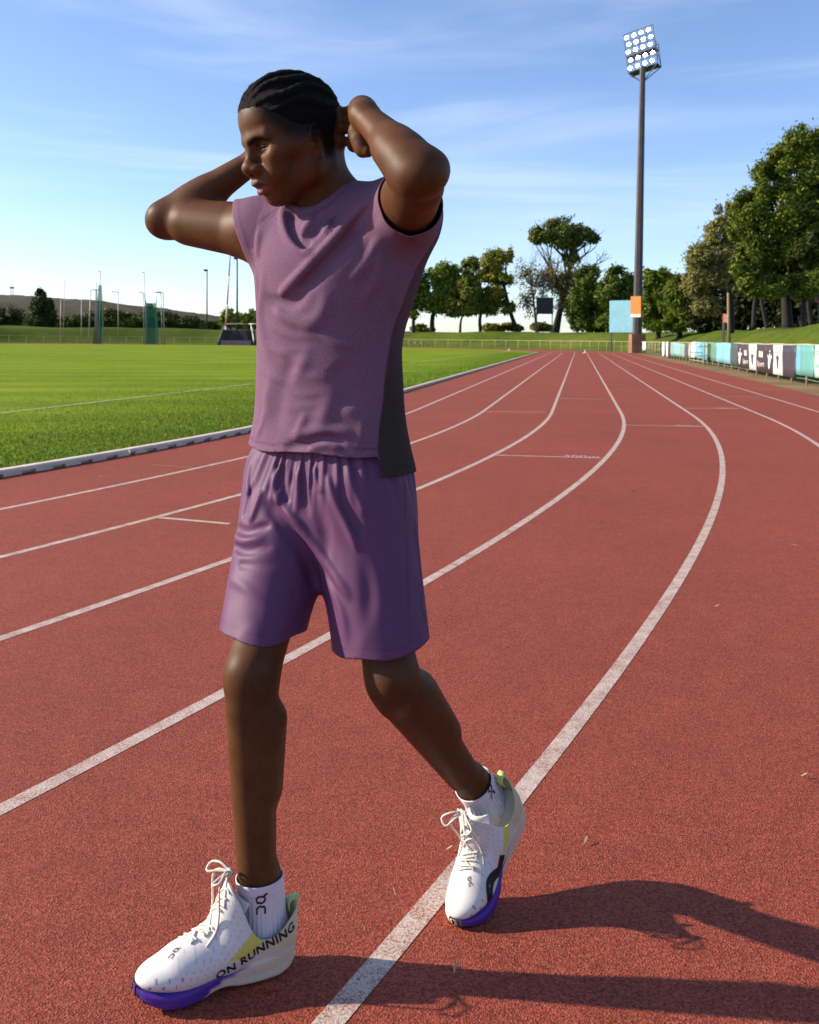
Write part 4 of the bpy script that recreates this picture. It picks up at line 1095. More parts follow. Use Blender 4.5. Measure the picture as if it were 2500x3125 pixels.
def mat_grass(name, c0, c1, c2, sc1=0.25, sc2=6.0, sc3=70.0, bump=0.8, bands=0.0):
    m, N, L, B = new_mat(name); tc = N.new('ShaderNodeTexCoord'); v = tc.outputs['Object']
    a = noise_node(N, L, sc1, 5, 0.65, v); b = noise_node(N, L, sc2, 6, 0.7, v); c = noise_node(N, L, sc3, 3, 0.7, v)
    s = N.new('ShaderNodeMath'); s.operation = 'MULTIPLY_ADD'; L.new(a.outputs[0], s.inputs[0]); s.inputs[1].default_value = 0.9; L.new(b.outputs[0], s.inputs[2])
    s2 = N.new('ShaderNodeMath'); s2.operation = 'MULTIPLY_ADD'; L.new(c.outputs[0], s2.inputs[0]); s2.inputs[1].default_value = 0.55; L.new(s.outputs[0], s2.inputs[2])
    mr = N.new('ShaderNodeMapRange'); L.new(s2.outputs[0], mr.inputs[0]); mr.inputs[1].default_value = 0.85; mr.inputs[2].default_value = 1.6
    r = ramp(N, L, mr.outputs[0], [(0.15, c0), (0.5, c1), (0.85, c2)])
    src = r.outputs[0]
    if bands:
        mp = N.new('ShaderNodeMapping'); mp.inputs['Rotation'].default_value = (0, 0, math.radians(76)); L.new(v, mp.inputs[0])
        wv = N.new('ShaderNodeTexWave'); wv.inputs['Scale'].default_value = 0.11; wv.inputs['Distortion'].default_value = 0.6; wv.inputs['Detail'].default_value = 2; L.new(mp.outputs[0], wv.inputs['Vector'])
        rb_ = ramp(N, L, wv.outputs[0], [(0.35, (1-bands,)*3), (0.65, (1+bands*.6, 1+bands*.5, 1.0))])
        mm = N.new('ShaderNodeMix'); mm.data_type = 'RGBA'; mm.blend_type = 'MULTIPLY'; mm.inputs[0].default_value = 1; L.new(src, mm.inputs[6]); L.new(rb_.outputs[0], mm.inputs[7]); src = mm.outputs[2]
    L.new(src, B.inputs['Base Color']); B.inputs['Roughness'].default_value = 0.9; B.inputs['Specular IOR Level'].default_value = 0.05
    bump_node(N, L, c.outputs[0], B, bump, 0.03)
    return m
M_TRACK, M_LINE = mat_track(), mat_line()
M_TURF = mat_grass('mown_grass', (0.110, 0.180, 0.007), (0.190, 0.270, 0.010), (0.270, 0.330, 0.018), 0.18, 5, 60, 0.8, 0.12)
M_BANK = mat_grass('bank_grass', (0.040, 0.070, 0.009), (0.080, 0.118, 0.014), (0.140, 0.155, 0.024), 0.12, 3, 40)
M_WILD = mat_grass('dry_scrub', (0.050, 0.045, 0.020), (0.085, 0.075, 0.035), (0.13, 0.11, 0.055), 0.02, 0.3, 4)
M_SAND = mat_grass('sandy_verge', (0.16, 0.105, 0.050), (0.24, 0.165, 0.085), (0.30, 0.22, 0.13), 0.5, 7, 90, 0.5)
M_CONC = simple('pale_concrete', (0.52, 0.47, 0.41), 0.85, 0.14, 7, bump=0.4, bscale=90)
M_DARKCONC = simple('stained_concrete', (0.035, 0.030, 0.026), 0.9, 0.45, 1.2, bump=0.4, bscale=30)
# base ground, infield, track
me = mesh_np('ground', [(-3000, -600, -.05), (3000, -600, -.05), (3000, 4500, -.05), (-3000, 4500, -.05)], [(0, 1, 2, 3)])
tag(link('ground', me, None, M_WILD), kind='structure')
inner = loop(S_ALL, -0.05); c_in = inner.mean(0)
V = np.concatenate([np.c_[inner, np.full(len(inner), .004)], [[*c_in, .004]]]); n_in = len(inner)
tag(link('playing_field', mesh_np('playing_field', V, [(i, (i+1) % n_in, n_in) for i in range(n_in)]), None, M_TURF), kind='structure')
track = tag(strip('track', S_ALL, -0.02, 8.87, 0.0, M_TRACK), kind='structure')
tag(strip('verge', S_ALL, 8.87, 10.45, -0.004, M_SAND), kind='structure')
S_LINE = np.concatenate([np.linspace(-34, -12, 90), np.linspace(-11.8, 0, 60), np.linspace(.5, LST, 60), np.linspace(LST+1, LST+60, 60)])
for i in range(1, 8):
    strip('lane_line', S_LINE, i*LANE-.025, i*LANE+.025, 0.0012, M_LINE, track)
def paint_line(p, q, w, mat, parent, z=.0016, name='cross_line', off=0):
    a, b = G(*p)[:2], G(*q)[:2]; d = unit(b-a); n = A3((-d[1], d[0]))*w/2; t = np.linspace(0, 1, 8)[:, None]; c = a+(b-a)*t
    V = np.concatenate([np.c_[c-n, np.full(8, z)], np.c_[c+n, np.full(8, z)]])
    return link(name, mesh_np(name, V, [(i, i+1, 9+i, 8+i) for i in range(7)]), parent, mat)
for p, q in (((1512, 1389), (1834, 1398)), ((1908, 1297), (2146, 1302)), ((2088, 1246), (2262, 1247)), ((1478, 1256), (1664, 1258)), ((2190, 1209), (2330, 1210)), ((2270, 1185), (2385, 1186)),
             ((1710, 1216), (1850, 1218)), ((478, 1579), (700, 1599))):
    paint_line(p, q, .045, M_LINE, track)
M_YELLOW = simple('yellow_paint', (0.36, 0.17, 0.045), .85, .3, 30)
for p, q in (((466, 1419), (588, 1427)), ((1240, 1319), (1318, 1322))): paint_line(p, q, .022, M_YELLOW, track)
def ground_text(txt, p, q, size, mat):
    a, b = G(*p)[:2], G(*q)[:2]; d = unit(b-a); n = A3((-d[1], d[0]))
    cu = bpy.data.curves.new('t', 'FONT'); cu.body = txt; cu.size = 1; cu.resolution_u = 2
    to = bpy.data.objects.new('t', cu); COL.objects.link(to); bpy.context.view_layer.update(); tm = bpy.data.meshes.new_from_object(to); bpy.data.objects.remove(to)
    P = A3([v.co[:] for v in tm.vertices]); sx = np.linalg.norm(b-a)/max(P[:, 0].max(), .01)
    X = a+P[:, :1]*sx*d+P[:, 1:2]*size*n
    tm.vertices.foreach_set('co', np.c_[X, np.full(len(X), .0020)].astype(np.float32).ravel()); tm.materials.append(mat); tm.update()
    link('lane_marking', tm, track)
ground_text('300m', (1718, 1395), (1830, 1398), .26, M_LINE)
ground_text('300m', (2062, 1300), (2140, 1302), .26, M_LINE); ground_text('300m', (2190, 1246.5), (2255, 1247), .26, M_LINE)
# kerb of precast pieces with drain slots
kerb = empty('kerb', (*loop(-10.0, -.06), 0)); tag(kerb, 'pale concrete kerb with drain slots along the inside edge of the track', 'kerb')
M_KERB = simple('kerb_concrete', (0.66, 0.55, 0.43), 0.8, 0.16, 5, bump=0.3, bscale=60)
KO = A3(kerb.location)
def kerb_piece(s0, s1):
    ss = np.linspace(s0+.012, s1-.012, 7); prof = [(-.120, .0), (-.120, .046), (-.108, .058), (-.030, .058), (-.010, .048), (-.010, .026), (-.045, .023), (-.045, 0)]
    V = np.concatenate([np.concatenate([loop(ss, np.full(7, w)), np.full((7, 1), z)], 1)[:, None] for w, z in prof], 1).reshape(-1, 3); m = len(prof)
    f = [(i*m+j, i*m+(j+1) % m, (i+1)*m+(j+1) % m, (i+1)*m+j) for i in range(6) for j in range(m)]+[tuple(range(m))[::-1], tuple(6*m+j for j in range(m))]
    mb = MB(); mb.add(V, f)
    for k in np.arange(s0+.10, s1-.05, .36):          # feet between the slots
        q = np.linspace(k, k+.20, 2); A = loop(q, -.046); Bq = loop(q, -.012)
        P = [(*A[0], 0), (*A[1], 0), (*Bq[1], 0), (*Bq[0], 0), (*A[0], .0255), (*A[1], .0255), (*Bq[1], .0255), (*Bq[0], .0255)]
        mb.add(P, [(0, 3, 2, 1), (4, 5, 6, 7), (0, 1, 5, 4), (1, 2, 6, 5), (2, 3, 7, 6), (3, 0, 4, 7)])
    return link('kerb_piece', mesh_np('kerb_piece', np.concatenate(mb.v)-KO, mb.f), kerb, M_KERB)
for i in range(34): kerb_piece(-21+i*2.8, -21+(i+1)*2.8)
# pitch lines on the field
field_o = bpy.data.objects['playing_field']
M_PITCH = simple('chalk_line', (0.34, 0.40, 0.20), .9, .2, 3)
for p, q, w in (((-300, 1297), (770, 1172), .09), ((1250, 1108), (1590, 1067), .10), ((560, 1071), (790, 1068), .10), ((0, 1140), (300, 1133), .06)): paint_line(p, q, w, M_PITCH, field_o, .0085, 'pitch_line')
# short grass standing along the kerb (real blades)
def blades(n, s0, s1, depth, hmin, hmax, seed, colr, z=.004):
    r = np.random.default_rng(seed); s = r.uniform(s0, s1, n); w = -.15-depth*np.minimum(-np.log(1-r.random(n)*.985)/3.2, 1.3)
    P = loop(s, w); h = r.uniform(hmin, hmax, n)*(1+.8*(r.random(n)**6)); a = r.uniform(0, 2*np.pi, n); wd = h*.09+.0010
    lean = np.stack([np.cos(a), np.sin(a)], 1)*(h*r.uniform(.15, .8, n))[:, None]; sd = np.stack([-np.sin(a), np.cos(a)], 1)*wd[:, None]
    B0 = np.c_[P-sd, np.full(n, z)]; B1 = np.c_[P+sd, np.full(n, z)]; T = np.c_[P+lean, z+h]
    V = np.stack([B0, B1, T], 1).reshape(-1, 3); Fc = np.arange(3*n).reshape(-1, 3)
    t = r.random(n); c = lerp(A3(colr[0]), A3(colr[1]), t[:, None]); dry = r.random(n) < .06; c[dry] = A3((.30, .26, .10))
    return V, Fc, np.repeat(c, 3, 0)
M_BLADE = attr_mat('grass_blade', 0.7, 30, 0.1, 50, 0.0, spec=0.2)
V1, F1, C1 = blades(230000, -17, 8, 5.5, .010, .024, 5, ((.085, .165, .006), (.195, .285, .012)))
V2, F2, C2 = blades(50000, 8, 70, 4.0, .02, .045, 6, ((.070, .165, .006), (.170, .290, .012)))
tag(link('grass', mesh_np('grass', np.concatenate([V1, V2]), np.concatenate([F1, F2+len(V1)]), False, np.concatenate([C1, C2])), None, M_BLADE), 'short green grass growing along the inside of the kerb', 'grass', kind='stuff')
# grass bank outside the fence
def bank_z(S, Wd):
    top = np.interp(S, [-60, 0, 30, 60, LST+20, LST+70, LST+100, LST+130], [2.3, 2.2, 2.15, 2.05, 2.15, 2.3, 2.6, 2.4])
    k = np.interp(S, [-60, 20, 60, LST+10, LST+200], [18, 17.5, 16.5, 18, 19])
    n = .10*np.sin(S*.31+Wd*.2)+.07*np.sin(S*.83+1.3)+.06*np.sin(Wd*.9+S*.15)
    return (top+n)*sstep(10.0, 1.0, (k-Wd)/(k-10.4)*9+1)-.012+0*S
S_BANK = np.concatenate([np.linspace(-ARC, -51, 50), np.linspace(-50, 0, 60), np.linspace(1, LST, 110), np.linspace(LST+.8, LST+ARC, 160), np.linspace(LST+ARC+2, 2*LST+ARC, 40)])
bank = tag(strip('embankment', S_BANK, 10.2, 62.0, 0, M_BANK, nw=64, zf=lambda S, Wd: bank_z(S, Wd)), kind='structure')
def bz(x, y):
    """height of the bank under a point (nearest track coordinate)"""
    p = A3((x, y)); rel = p-TP; al = rel@DV
    if al < 0: c = TP+NV*R0; q = p-c; w = np.linalg.norm(q)-R0; s = -R0*math.atan2(-(q@DV), -(q@NV))
    elif al <= LST: w = -(rel@NV); s = al
    else: c = TP+DV*LST+NV*R0; q = p-c; w = np.linalg.norm(q)-R0; s = LST+R0*math.atan2(q@DV, -(q@NV))
    return float(bank_z(A3([s]), A3([w]))[0]) if w > 10.2 else 0.0
# far scrub hill on the left
def hill():
    nx, ny = 180, 24; xs = np.linspace(-1500, 200, nx); V = []
    px = HX+F_PX*xs/1000.0
    ytop = np.interp(px, [-2500, -300, 0, 120, 230, 330, 420, 520, 620, 700, 900, 1300], [860, 880, 892, 900, 908, 915, 926, 938, 955, 970, 1000, 1040])
    for j in range(ny):
        t = j/(ny-1); Y = 700+500*t
        z = np.array([W(p, yv, 1000.0)[2] for p, yv in zip(px, ytop)])*(sstep(0, .75, t))*(1-.15*max(0, t-.8)*5)
        z = z+1.3*np.sin(xs*.05+j)*np.sin(xs*.021+j*.7)+.8*np.sin(xs*.17+j*2.1)
        V.append(np.stack([xs*(Y/1000), np.full(nx, Y), z], 1))
    V = np.concatenate(V); i, j = np.meshgrid(np.arange(ny-1), np.arange(nx-1), indexing='ij'); a = (i*nx+j).ravel()
    return mesh_np('hill', V, np.stack([a, a+1, a+nx+1, a+nx], 1), True)
M_HILL = mat_grass('hill_scrub', (0.040, 0.038, 0.024), (0.085, 0.072, 0.050), (0.135, 0.112, 0.080), 0.006, 0.05, 0.22, 0.2)
tag(link('hill', hill(), None, M_HILL), kind='structure')
# ------------------------------------------------------------------ trees
def leaf_mat(name, rough=0.6):
    m, N, L, B = new_mat(name); at = N.new('ShaderNodeAttribute'); at.attribute_name = 'col'
    L.new(at.outputs[0], B.inputs['Base Color']); B.inputs['Roughness'].default_value = rough; B.inputs['Specular IOR Level'].default_value = 0.25
    tr = N.new('ShaderNodeBsdfTranslucent'); L.new(at.outputs[0], tr.inputs[0]); mx = N.new('ShaderNodeMixShader'); mx.inputs[0].default_value = 0.28
    L.new(B.outputs[0], mx.inputs[1]); L.new(tr.outputs[0], mx.inputs[2]); L.new(mx.outputs[0], N['Material Output'].inputs[0])
    return m
M_LEAF = leaf_mat('foliage')
M_BARK = simple('bark', (0.016, 0.012, 0.009), 0.9, 0.35, 3, bump=0.6, bscale=12)  # darker than real bark: shade from neighbouring trees is put into the colour
M_PALEBARK = simple('grey_bark', (0.13, 0.105, 0.085), 0.9, 0.3, 3, bump=0.6, bscale=12)
LEAF_GAIN = A3((2.75, 2.6, 1.7))
def leaves(lobes, n, size, c0, c1, seed, shell=.55, droop=0.0):
    """lobes: (centre, radii) -> small leaf clumps spread through the crown"""
    r = np.random.default_rng(seed); wts = A3([np.prod(q[1])**(2/3) for q in lobes]); k = r.choice(len(lobes), n, p=wts/wts.sum())
    C = A3([q[0] for q in lobes])[k]; Rr = A3([q[1] for q in lobes])[k]
    d = r.normal(size=(n, 3)); d /= np.linalg.norm(d, axis=1, keepdims=True)
    # clumping: directions gather round a few twig ends of each lobe
    nt = 15; tw = r.normal(size=(len(lobes), nt, 3)); tw /= np.linalg.norm(tw, axis=2, keepdims=True)
    pick = tw[k, r.integers(0, nt, n)]; d = d*.36+pick*.80; d /= np.linalg.norm(d, axis=1, keepdims=True)
    rad = shell*.8+(1.08-shell*.8)*r.random(n)**.75; rad *= 1+.16*r.normal(size=n)*(r.random(n) < .5)
    P = C+d*Rr*rad[:, None]; P[:, 2] -= droop*r.random(n)
    N = d*.7+r.normal(size=(n, 3))*.6+A3((0, 0, .25)); N /= np.linalg.norm(N, axis=1, keepdims=True)
    a = np.cross(N, r.normal(size=(n, 3))); a /= np.linalg.norm(a, axis=1, keepdims=True); b = np.cross(N, a)
    s = size*r.uniform(.55, 1.25, n)[:, None]
    V = np.stack([P-a*s, P-b*s*.42+N*s*.12, P+a*s, P+b*s*.42+N*s*.12], 1).reshape(-1, 3)
    t = np.clip(.5+.32*r.normal(size=n)+.12*np.sin(k*2.4), 0, 1)
    c = lerp(A3(c0), A3(c1), t[:, None])*LEAF_GAIN
    return V, np.arange(4*n).reshape(-1, 4), np.repeat(c, 4, 0)
def branch_tree(mb, p, d, L_, r_, depth, rng, up=.15, spread=.6, shrink=.72, nk=2):
    q = p; pts = [p]; dd = d
    for i in range(4):
        dd = unit(dd+rng.normal(size=3)*.14+A3((0, 0, up*.25))); q = q+dd*L_/4; pts.append(q)
    mb.tube(poly_smooth(pts, 6), np.linspace(r_, r_*shrink, 6), 5 if depth < 2 else 4, cap=False)
    if depth == 0: return
    for k in range(nk+(rng.random() < .4)):
        e = unit(dd+rng.normal(size=3)*spread+A3((0, 0, up))); branch_tree(mb, q, e, L_*rng.uniform(.62, .85), r_*shrink*rng.uniform(.6, .8), depth-1, rng, up, spread, shrink, nk)
def tree(name, label, base_px, Y, trunk, lobes_px, n, size, c0, c1, seed, bark=None, trunk_r=.25, group=None, shell=.55, depth=.8, twigs=None, z=None, cat='tree', droop=0):
    """lobes_px: (px, py, rx_px, ry_px[, dY]) at distance Y; trunk: list of photograph points from the base up"""
    bx = W(*base_px, Y); zz = bz(bx[0], bx[1]) if z is None else z
    root = empty(name, (bx[0], bx[1], zz-.05)); tag(root, label, cat, group); O = A3(root.location)
    m = Y/F_PX; lobes = []
    for q in lobes_px:
        c = W(q[0], q[1], Y+(q[4] if len(q) > 4 else 0.0)); lobes.append((c, A3((q[2]*m, (q[2]*m)*depth, q[3]*m))))
    rng = np.random.default_rng(seed+100)
    if n:
        V, Q, C = leaves(lobes, n, size, c0, c1, seed, shell, droop)
        link('crown', mesh_np('crown', V-O, Q, False, C), root, M_LEAF)
    mb = MB()
    if trunk:
        pts = [W(a, b, Y) for a, b in trunk]; pts[0] = A3((pts[0][0], pts[0][1], zz-.1))
        P = poly_smooth(pts, 12); mb.tube(P, np.linspace(trunk_r, trunk_r*.45, 12), 9)
        mb.tube([P[0], lerp(P[0], P[1], .5)], [trunk_r*1.5, trunk_r], 9)
        for c, r_ in lobes:
            t = P[int(rng.integers(5, 11))]; mid = lerp(t, c, .5)+rng.normal(size=3)*A3(r_)*.15
            mb.tube(poly_smooth([t, mid, c+A3((0, 0, .3*r_[2]))], 7), np.linspace(trunk_r*.42, trunk_r*.10, 7), 6)
            for _ in range(3):
                e = c+rng.normal(size=3)*r_*.55; mb.tube([mid, lerp(mid, e, .5)+rng.normal(size=3)*r_*.1, e], [trunk_r*.2, trunk_r*.12, trunk_r*.04], 5)
    if twigs:
        for (a, b, dx, dz, ln, dp) in twigs:
            p = W(a, b, Y); branch_tree(mb, p, unit(A3((dx, rng.normal()*.2, dz))), ln, trunk_r*.40, dp, rng, .18, .5, .74)
    if mb.v: link('trunk', mesh_np('trunk', np.concatenate(mb.v)-O, mb.f, True), root, bark or M_BARK)
    return root
FAR = 'trees along the top of the far bank'
tree('broadleaf_tree', 'small green tree on the far bank half hidden behind the runner', (1262, 1012), 150, [(1262, 1012), (1264, 960), (1275, 925)],
     [(1262, 850, 40, 38), (1240, 900, 40, 42), (1282, 910, 36, 36), (1250, 945, 34, 26)], 8320, .32, (.020, .042, .006), (.075, .105, .016), 1, trunk_r=.32, group=FAR)
tree('broadleaf_tree', 'round green tree with forked trunk beside the tree behind the runner', (1319, 1012), 151, [(1319, 1012), (1321, 965), (1332, 930), (1340, 880)],
     [(1345, 845, 46, 40), (1322, 890, 42, 40), (1372, 880, 40, 44), (1335, 930, 44, 28), (1390, 830, 24, 22)], 12160, .32, (.022, .046, .006), (.085, .118, .018), 2, trunk_r=.42, group=FAR)
tree('broadleaf_tree', 'low spreading tree with small forked trunk left of the yellow green tree', (1404, 1012), 149, [(1404, 1012), (1408, 975), (1420, 945)],
     [(1405, 915, 44, 34), (1432, 880, 36, 34), (1385, 945, 32, 22), (1430, 940, 34, 24)], 8320, .31, (.030, .044, .007), (.095, .105, .020), 3, trunk_r=.22, group=FAR)
tree('broadleaf_tree', 'slim tree with pale high top and curved forked trunks', (1467, 1012), 152, [(1467, 1012), (1466, 965), (1480, 930), (1462, 860)],
     [(1438, 805, 28, 22), (1440, 850, 32, 34), (1470, 905, 42, 36), (1500, 935, 34, 28), (1450, 935, 40, 22)], 9920, .31, (.024, .045, .006), (.100, .125, .022), 4, trunk_r=.30, group=FAR)
tree('broadleaf_tree', 'tall yellow green tree with dark leaning trunk on the far bank', (1583, 1013), 150, [(1583, 1013), (1562, 965), (1545, 900), (1530, 830)],
     [(1508, 800, 44, 36), (1540, 780, 26, 28), (1490, 830, 32, 30), (1530, 850, 36, 28), (1516, 890, 30, 26), (1545, 935, 28, 20)], 10880, .29, (.038, .050, .007), (.130, .130, .022), 5, trunk_r=.38, group=FAR)
tree('bare_tree', 'grey almost leafless tree with fine twigs left of the black scoreboard', (1615, 1013), 153, [(1640, 1013), (1630, 930), (1622, 860)],
     [(1610, 830, 46, 46), (1640, 880, 50, 60), (1610, 930, 40, 40), (1665, 830, 46, 44)], 3040, .23, (.040, .040, .018), (.090, .080, .040), 6, bark=M_PALEBARK, trunk_r=.24,
     twigs=[(1628, 930, -.35, 1, 2.6, 5), (1630, 900, .30, 1, 2.6, 5), (1622, 870, -.1, 1, 2.4, 5), (1640, 960, .5, .9, 2.4, 4), (1620, 960, -.6, .8, 2.2, 4)], shell=.2, group=FAR)
tree('umbrella_tree', 'tallest far tree with dark domed crown on bare crooked branches', (1695, 1013), 156, [(1690, 1013), (1712, 930), (1738, 830), (1742, 760)],
     [(1665, 712, 46, 30), (1716, 700, 58, 36), (1768, 718, 46, 30), (1715, 742, 50, 24), (1812, 728, 20, 13), (1745, 788, 26, 30), (1640, 728, 24, 18)], 14400, .31, (.016, .032, .006), (.070, .085, .020), 7, trunk_r=.50, group=FAR,
     twigs=[(1745, 800, .9, .35, 3.2, 3), (1735, 790, -.8, .5, 3.0, 3), (1760, 840, .8, .2, 2.6, 3), (1720, 880, -.6, .6, 2.6, 4), (1712, 900, .6, .7, 2.6, 4)])
tree('bare_tree', 'brown twiggy tree with ivy right of the black scoreboard', (1722, 1013), 149, [(1702, 1013), (1716, 940), (1730, 880)],
     [(1740, 860, 42, 50), (1700, 850, 40, 50), (1728, 920, 44, 40)], 4160, .24, (.035, .032, .014), (.095, .075, .035), 8, bark=M_BARK, trunk_r=.26,
     twigs=[(1722, 930, .4, 1, 2.4, 5), (1716, 910, -.3, 1, 2.4, 5), (1730, 880, .1, 1, 2.2, 5)], shell=.2, group=FAR)
DG0, DG1 = (.012, .026, .004), (.055, .078, .010)
tree('evergreen_tree', 'dense dark green tree between the twiggy tree and blue billboard', (1795, 1013), 146, [(1795, 1013), (1797, 960)],
     [(1800, 850, 44, 40), (1775, 900, 46, 46), (1822, 905, 46, 48), (1800, 955, 56, 46), (1762, 960, 36, 40), (1845, 960, 40, 44), (1780, 990, 40, 24), (1828, 990, 40, 24)], 19200, .32, DG0, DG1, 9, trunk_r=.4, group=FAR)
tree('evergreen_tree', 'dense dark green tree behind the blue billboard', (1880, 1013), 143, [(1880, 1013), (1880, 960)],
     [(1885, 850, 40, 36), (1862, 895, 40, 44), (1908, 890, 40, 46), (1930, 900, 30, 60), (1885, 950, 54, 48), (1905, 985, 60, 28), (1860, 985, 40, 26)], 17600, .32, DG0, DG1, 10, trunk_r=.4, group=FAR)
tree('evergreen_tree', 'bushy green tree directly right of the floodlight pole', (2010, 1013), 104, [(2010, 1015), (2010, 960)],
     [(2005, 845, 42, 42), (1990, 900, 34, 50), (2032, 890, 40, 48), (2010, 950, 52, 46), (2062, 870, 34, 40), (1985, 975, 30, 30), (2020, 990, 50, 22)], 22400, .23, (.018, .036, .004), (.075, .100, .012), 11, trunk_r=.3, group=FAR)
tree('evergreen_tree', 'low bushy tree between the floodlight pole tree and the olive tree', (2075, 1013), 98, [(2075, 1013), (2075, 960)],
     [(2075, 895, 42, 50), (2060, 945, 40, 40), (2100, 940, 36, 46), (2085, 965, 44, 30), (2080, 992, 54, 18)], 18400, .21, (.018, .034, .004), (.070, .092, .012), 12, trunk_r=.3, group=FAR)
NEAR = 'big trees on the right bank'
tree('olive_tree', 'grey green rounded tree in front of the big dark trees', (2222, 1005), 76, [(2230, 1008), (2232, 930), (2225, 860)],
     [(2212, 660, 34, 46), (2190, 720, 42, 46), (2150, 785, 54, 50), (2130, 850, 44, 56), (2165, 880, 56, 56), (2205, 850, 50, 50), (2240, 780, 50, 60), (2150, 930, 40, 30), (2250, 700, 40, 60)], 46000, .14, (.045, .050, .020), (.130, .128, .062), 13, trunk_r=.32, group=NEAR)
tree('big_tree', 'huge dark green tree filling the right edge of the picture', (2400, 998), 60, [(2405, 1000), (2400, 930), (2395, 840), (2400, 760)],
     [(2455, 440, 60, 58), (2400, 500, 62, 62), (2345, 560, 60, 62), (2300, 630, 60, 56), (2262, 690, 44, 46), (2470, 540, 80, 84), (2400, 640, 90, 80), (2320, 720, 66, 54), (2480, 700, 90, 84), (2400, 770, 70, 54), (2345, 790, 44, 34), (2540, 480, 80, 90), (2560, 640, 90, 110), (2500, 800, 60, 40), (2560, 800, 70, 60), (2300, 800, 46, 40), (2450, 830, 60, 40), (2275, 800, 40, 46, -2), (2300, 858, 44, 40, -2), (2350, 876, 48, 36, -2), (2420, 876, 56, 36, -2), (2490, 868, 60, 46, -2)],
     115000, .135, (.016, .030, .004), (.078, .096, .014), 14, trunk_r=.36, group=NEAR)
for i, (bx_, tx_, ty_, Yd) in enumerate(((2300, 2330, 800, 66), (2345, 2315, 800, 70), (2450, 2480, 760, 58), (2478, 2470, 770, 64))):
    tree('broadleaf_tree', ['leaning dark trunk under the left of the huge tree', 'second crooked dark trunk under the huge tree', 'thick dark trunk under the right of the huge tree', 'dark trunk at the right picture edge below the huge tree'][i],
         (bx_, 1000), Yd, [(bx_, 1000), (lerp(bx_, tx_, .4)-8, 920), (tx_, ty_)], [(tx_+10, ty_-10, 50, 40), (tx_-30, ty_+20, 40, 30)], 8000, .17, (.008, .015, .002), (.026, .036, .006), 20+i, trunk_r=.17, group=NEAR)
for i, (cx_, cy_, rx_, ry_, Yd, n_) in enumerate(((2180, 950, 80, 60, 96, 9000), (2290, 905, 90, 105, 92, 15000), (2390, 900, 90, 110, 90, 15000), (2490, 900, 90, 110, 88, 15000))):  # near-black leaf colour stands for the deep shade under the canopy
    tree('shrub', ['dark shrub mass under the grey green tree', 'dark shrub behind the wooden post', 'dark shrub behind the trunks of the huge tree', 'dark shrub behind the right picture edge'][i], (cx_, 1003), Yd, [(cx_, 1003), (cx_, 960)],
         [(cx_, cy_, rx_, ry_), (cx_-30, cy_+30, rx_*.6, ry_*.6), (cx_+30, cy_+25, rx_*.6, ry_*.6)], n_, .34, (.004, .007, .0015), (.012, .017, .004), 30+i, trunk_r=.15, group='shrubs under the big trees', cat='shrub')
# left: trees beyond the far bank
LF = 'trees and bushes beyond the left bank'
tree('conifer', 'dark pointed evergreen standing alone on the left', (125, 1004), 172, [(125, 1004), (125, 930)],
     [(122, 910, 20, 26), (118, 935, 30, 30), (128, 960, 38, 34), (110, 985, 30, 24), (145, 975, 26, 30), (150, 930, 14, 18)], 17600, .31, (.008, .015, .004), (.030, .040, .010), 40, trunk_r=.3, group=LF)
for i, (cx_, cy_, rx_, ry_, c_) in enumerate(((20, 970, 55, 36, 0), (70, 985, 40, 26, 0), (190, 978, 30, 26, 1), (235, 975, 36, 28, 1), (290, 968, 36, 34, 1), (345, 962, 36, 36, 1), (400, 972, 36, 28, 2), (455, 965, 36, 34, 1), (510, 968, 36, 30, 1), (570, 972, 40, 26, 1), (640, 985, 36, 20, 2), (705, 970, 30, 26, 3), (760, 972, 34, 28, 3))):
    c0_, c1_ = (((.008, .014, .004), (.028, .036, .010)), ((.014, .022, .006), (.050, .060, .018)), ((.020, .034, .006), (.075, .085, .020)), ((.030, .055, .008), (.105, .135, .025)))[c_]
    tree('bush', ['dark bush at the left picture edge', 'low dark bush beside the pointed evergreen', 'dull bush right of the pointed evergreen', 'dull bush left of the left net', 'dull bush behind the left net', 'wide dull bush between the two nets', 'greener bush between the two nets',
                  'dull bush just left of the right net', 'dull bush behind the right net', 'dull bush right of the right net', 'low green bush left of the striped goal post', 'bright green bush behind the striped goal post', 'bright green bush beside the runner'][i],
         (cx_, 1003), 196 if c_ < 3 else 186, [(cx_, 1003), (cx_, cy_)], [(cx_, cy_+(9 if c_ in (1, 2) else 0), rx_, ry_*(.8 if c_ in (1, 2) else 1)), (cx_-rx_*.5, cy_+12, rx_*.6, ry_*.7), (cx_+rx_*.5, cy_+11, rx_*.6, ry_*.7)], 5760, .35, c0_, c1_, 50+i, trunk_r=.2, group=LF, cat='bush')
for i, (cx_, cy_) in enumerate(((1285, 1003), (1500, 1000), (1555, 998), (1648, 998))):
    tree('bush', ['low bush at the foot of the trees nearest the runner', 'low bush left of the leaning trunk', 'brownish bush behind the leaning trunk', 'yellowish bush below the black scoreboard'][i], (cx_, 1013), 160, None, [(cx_, cy_, 30, 13), (cx_+22, cy_+3, 20, 10)], 2400, .28, (.03, .035, .008), (.09, .09, .02), 80+i, group='low bushes on the far bank', cat='bush')
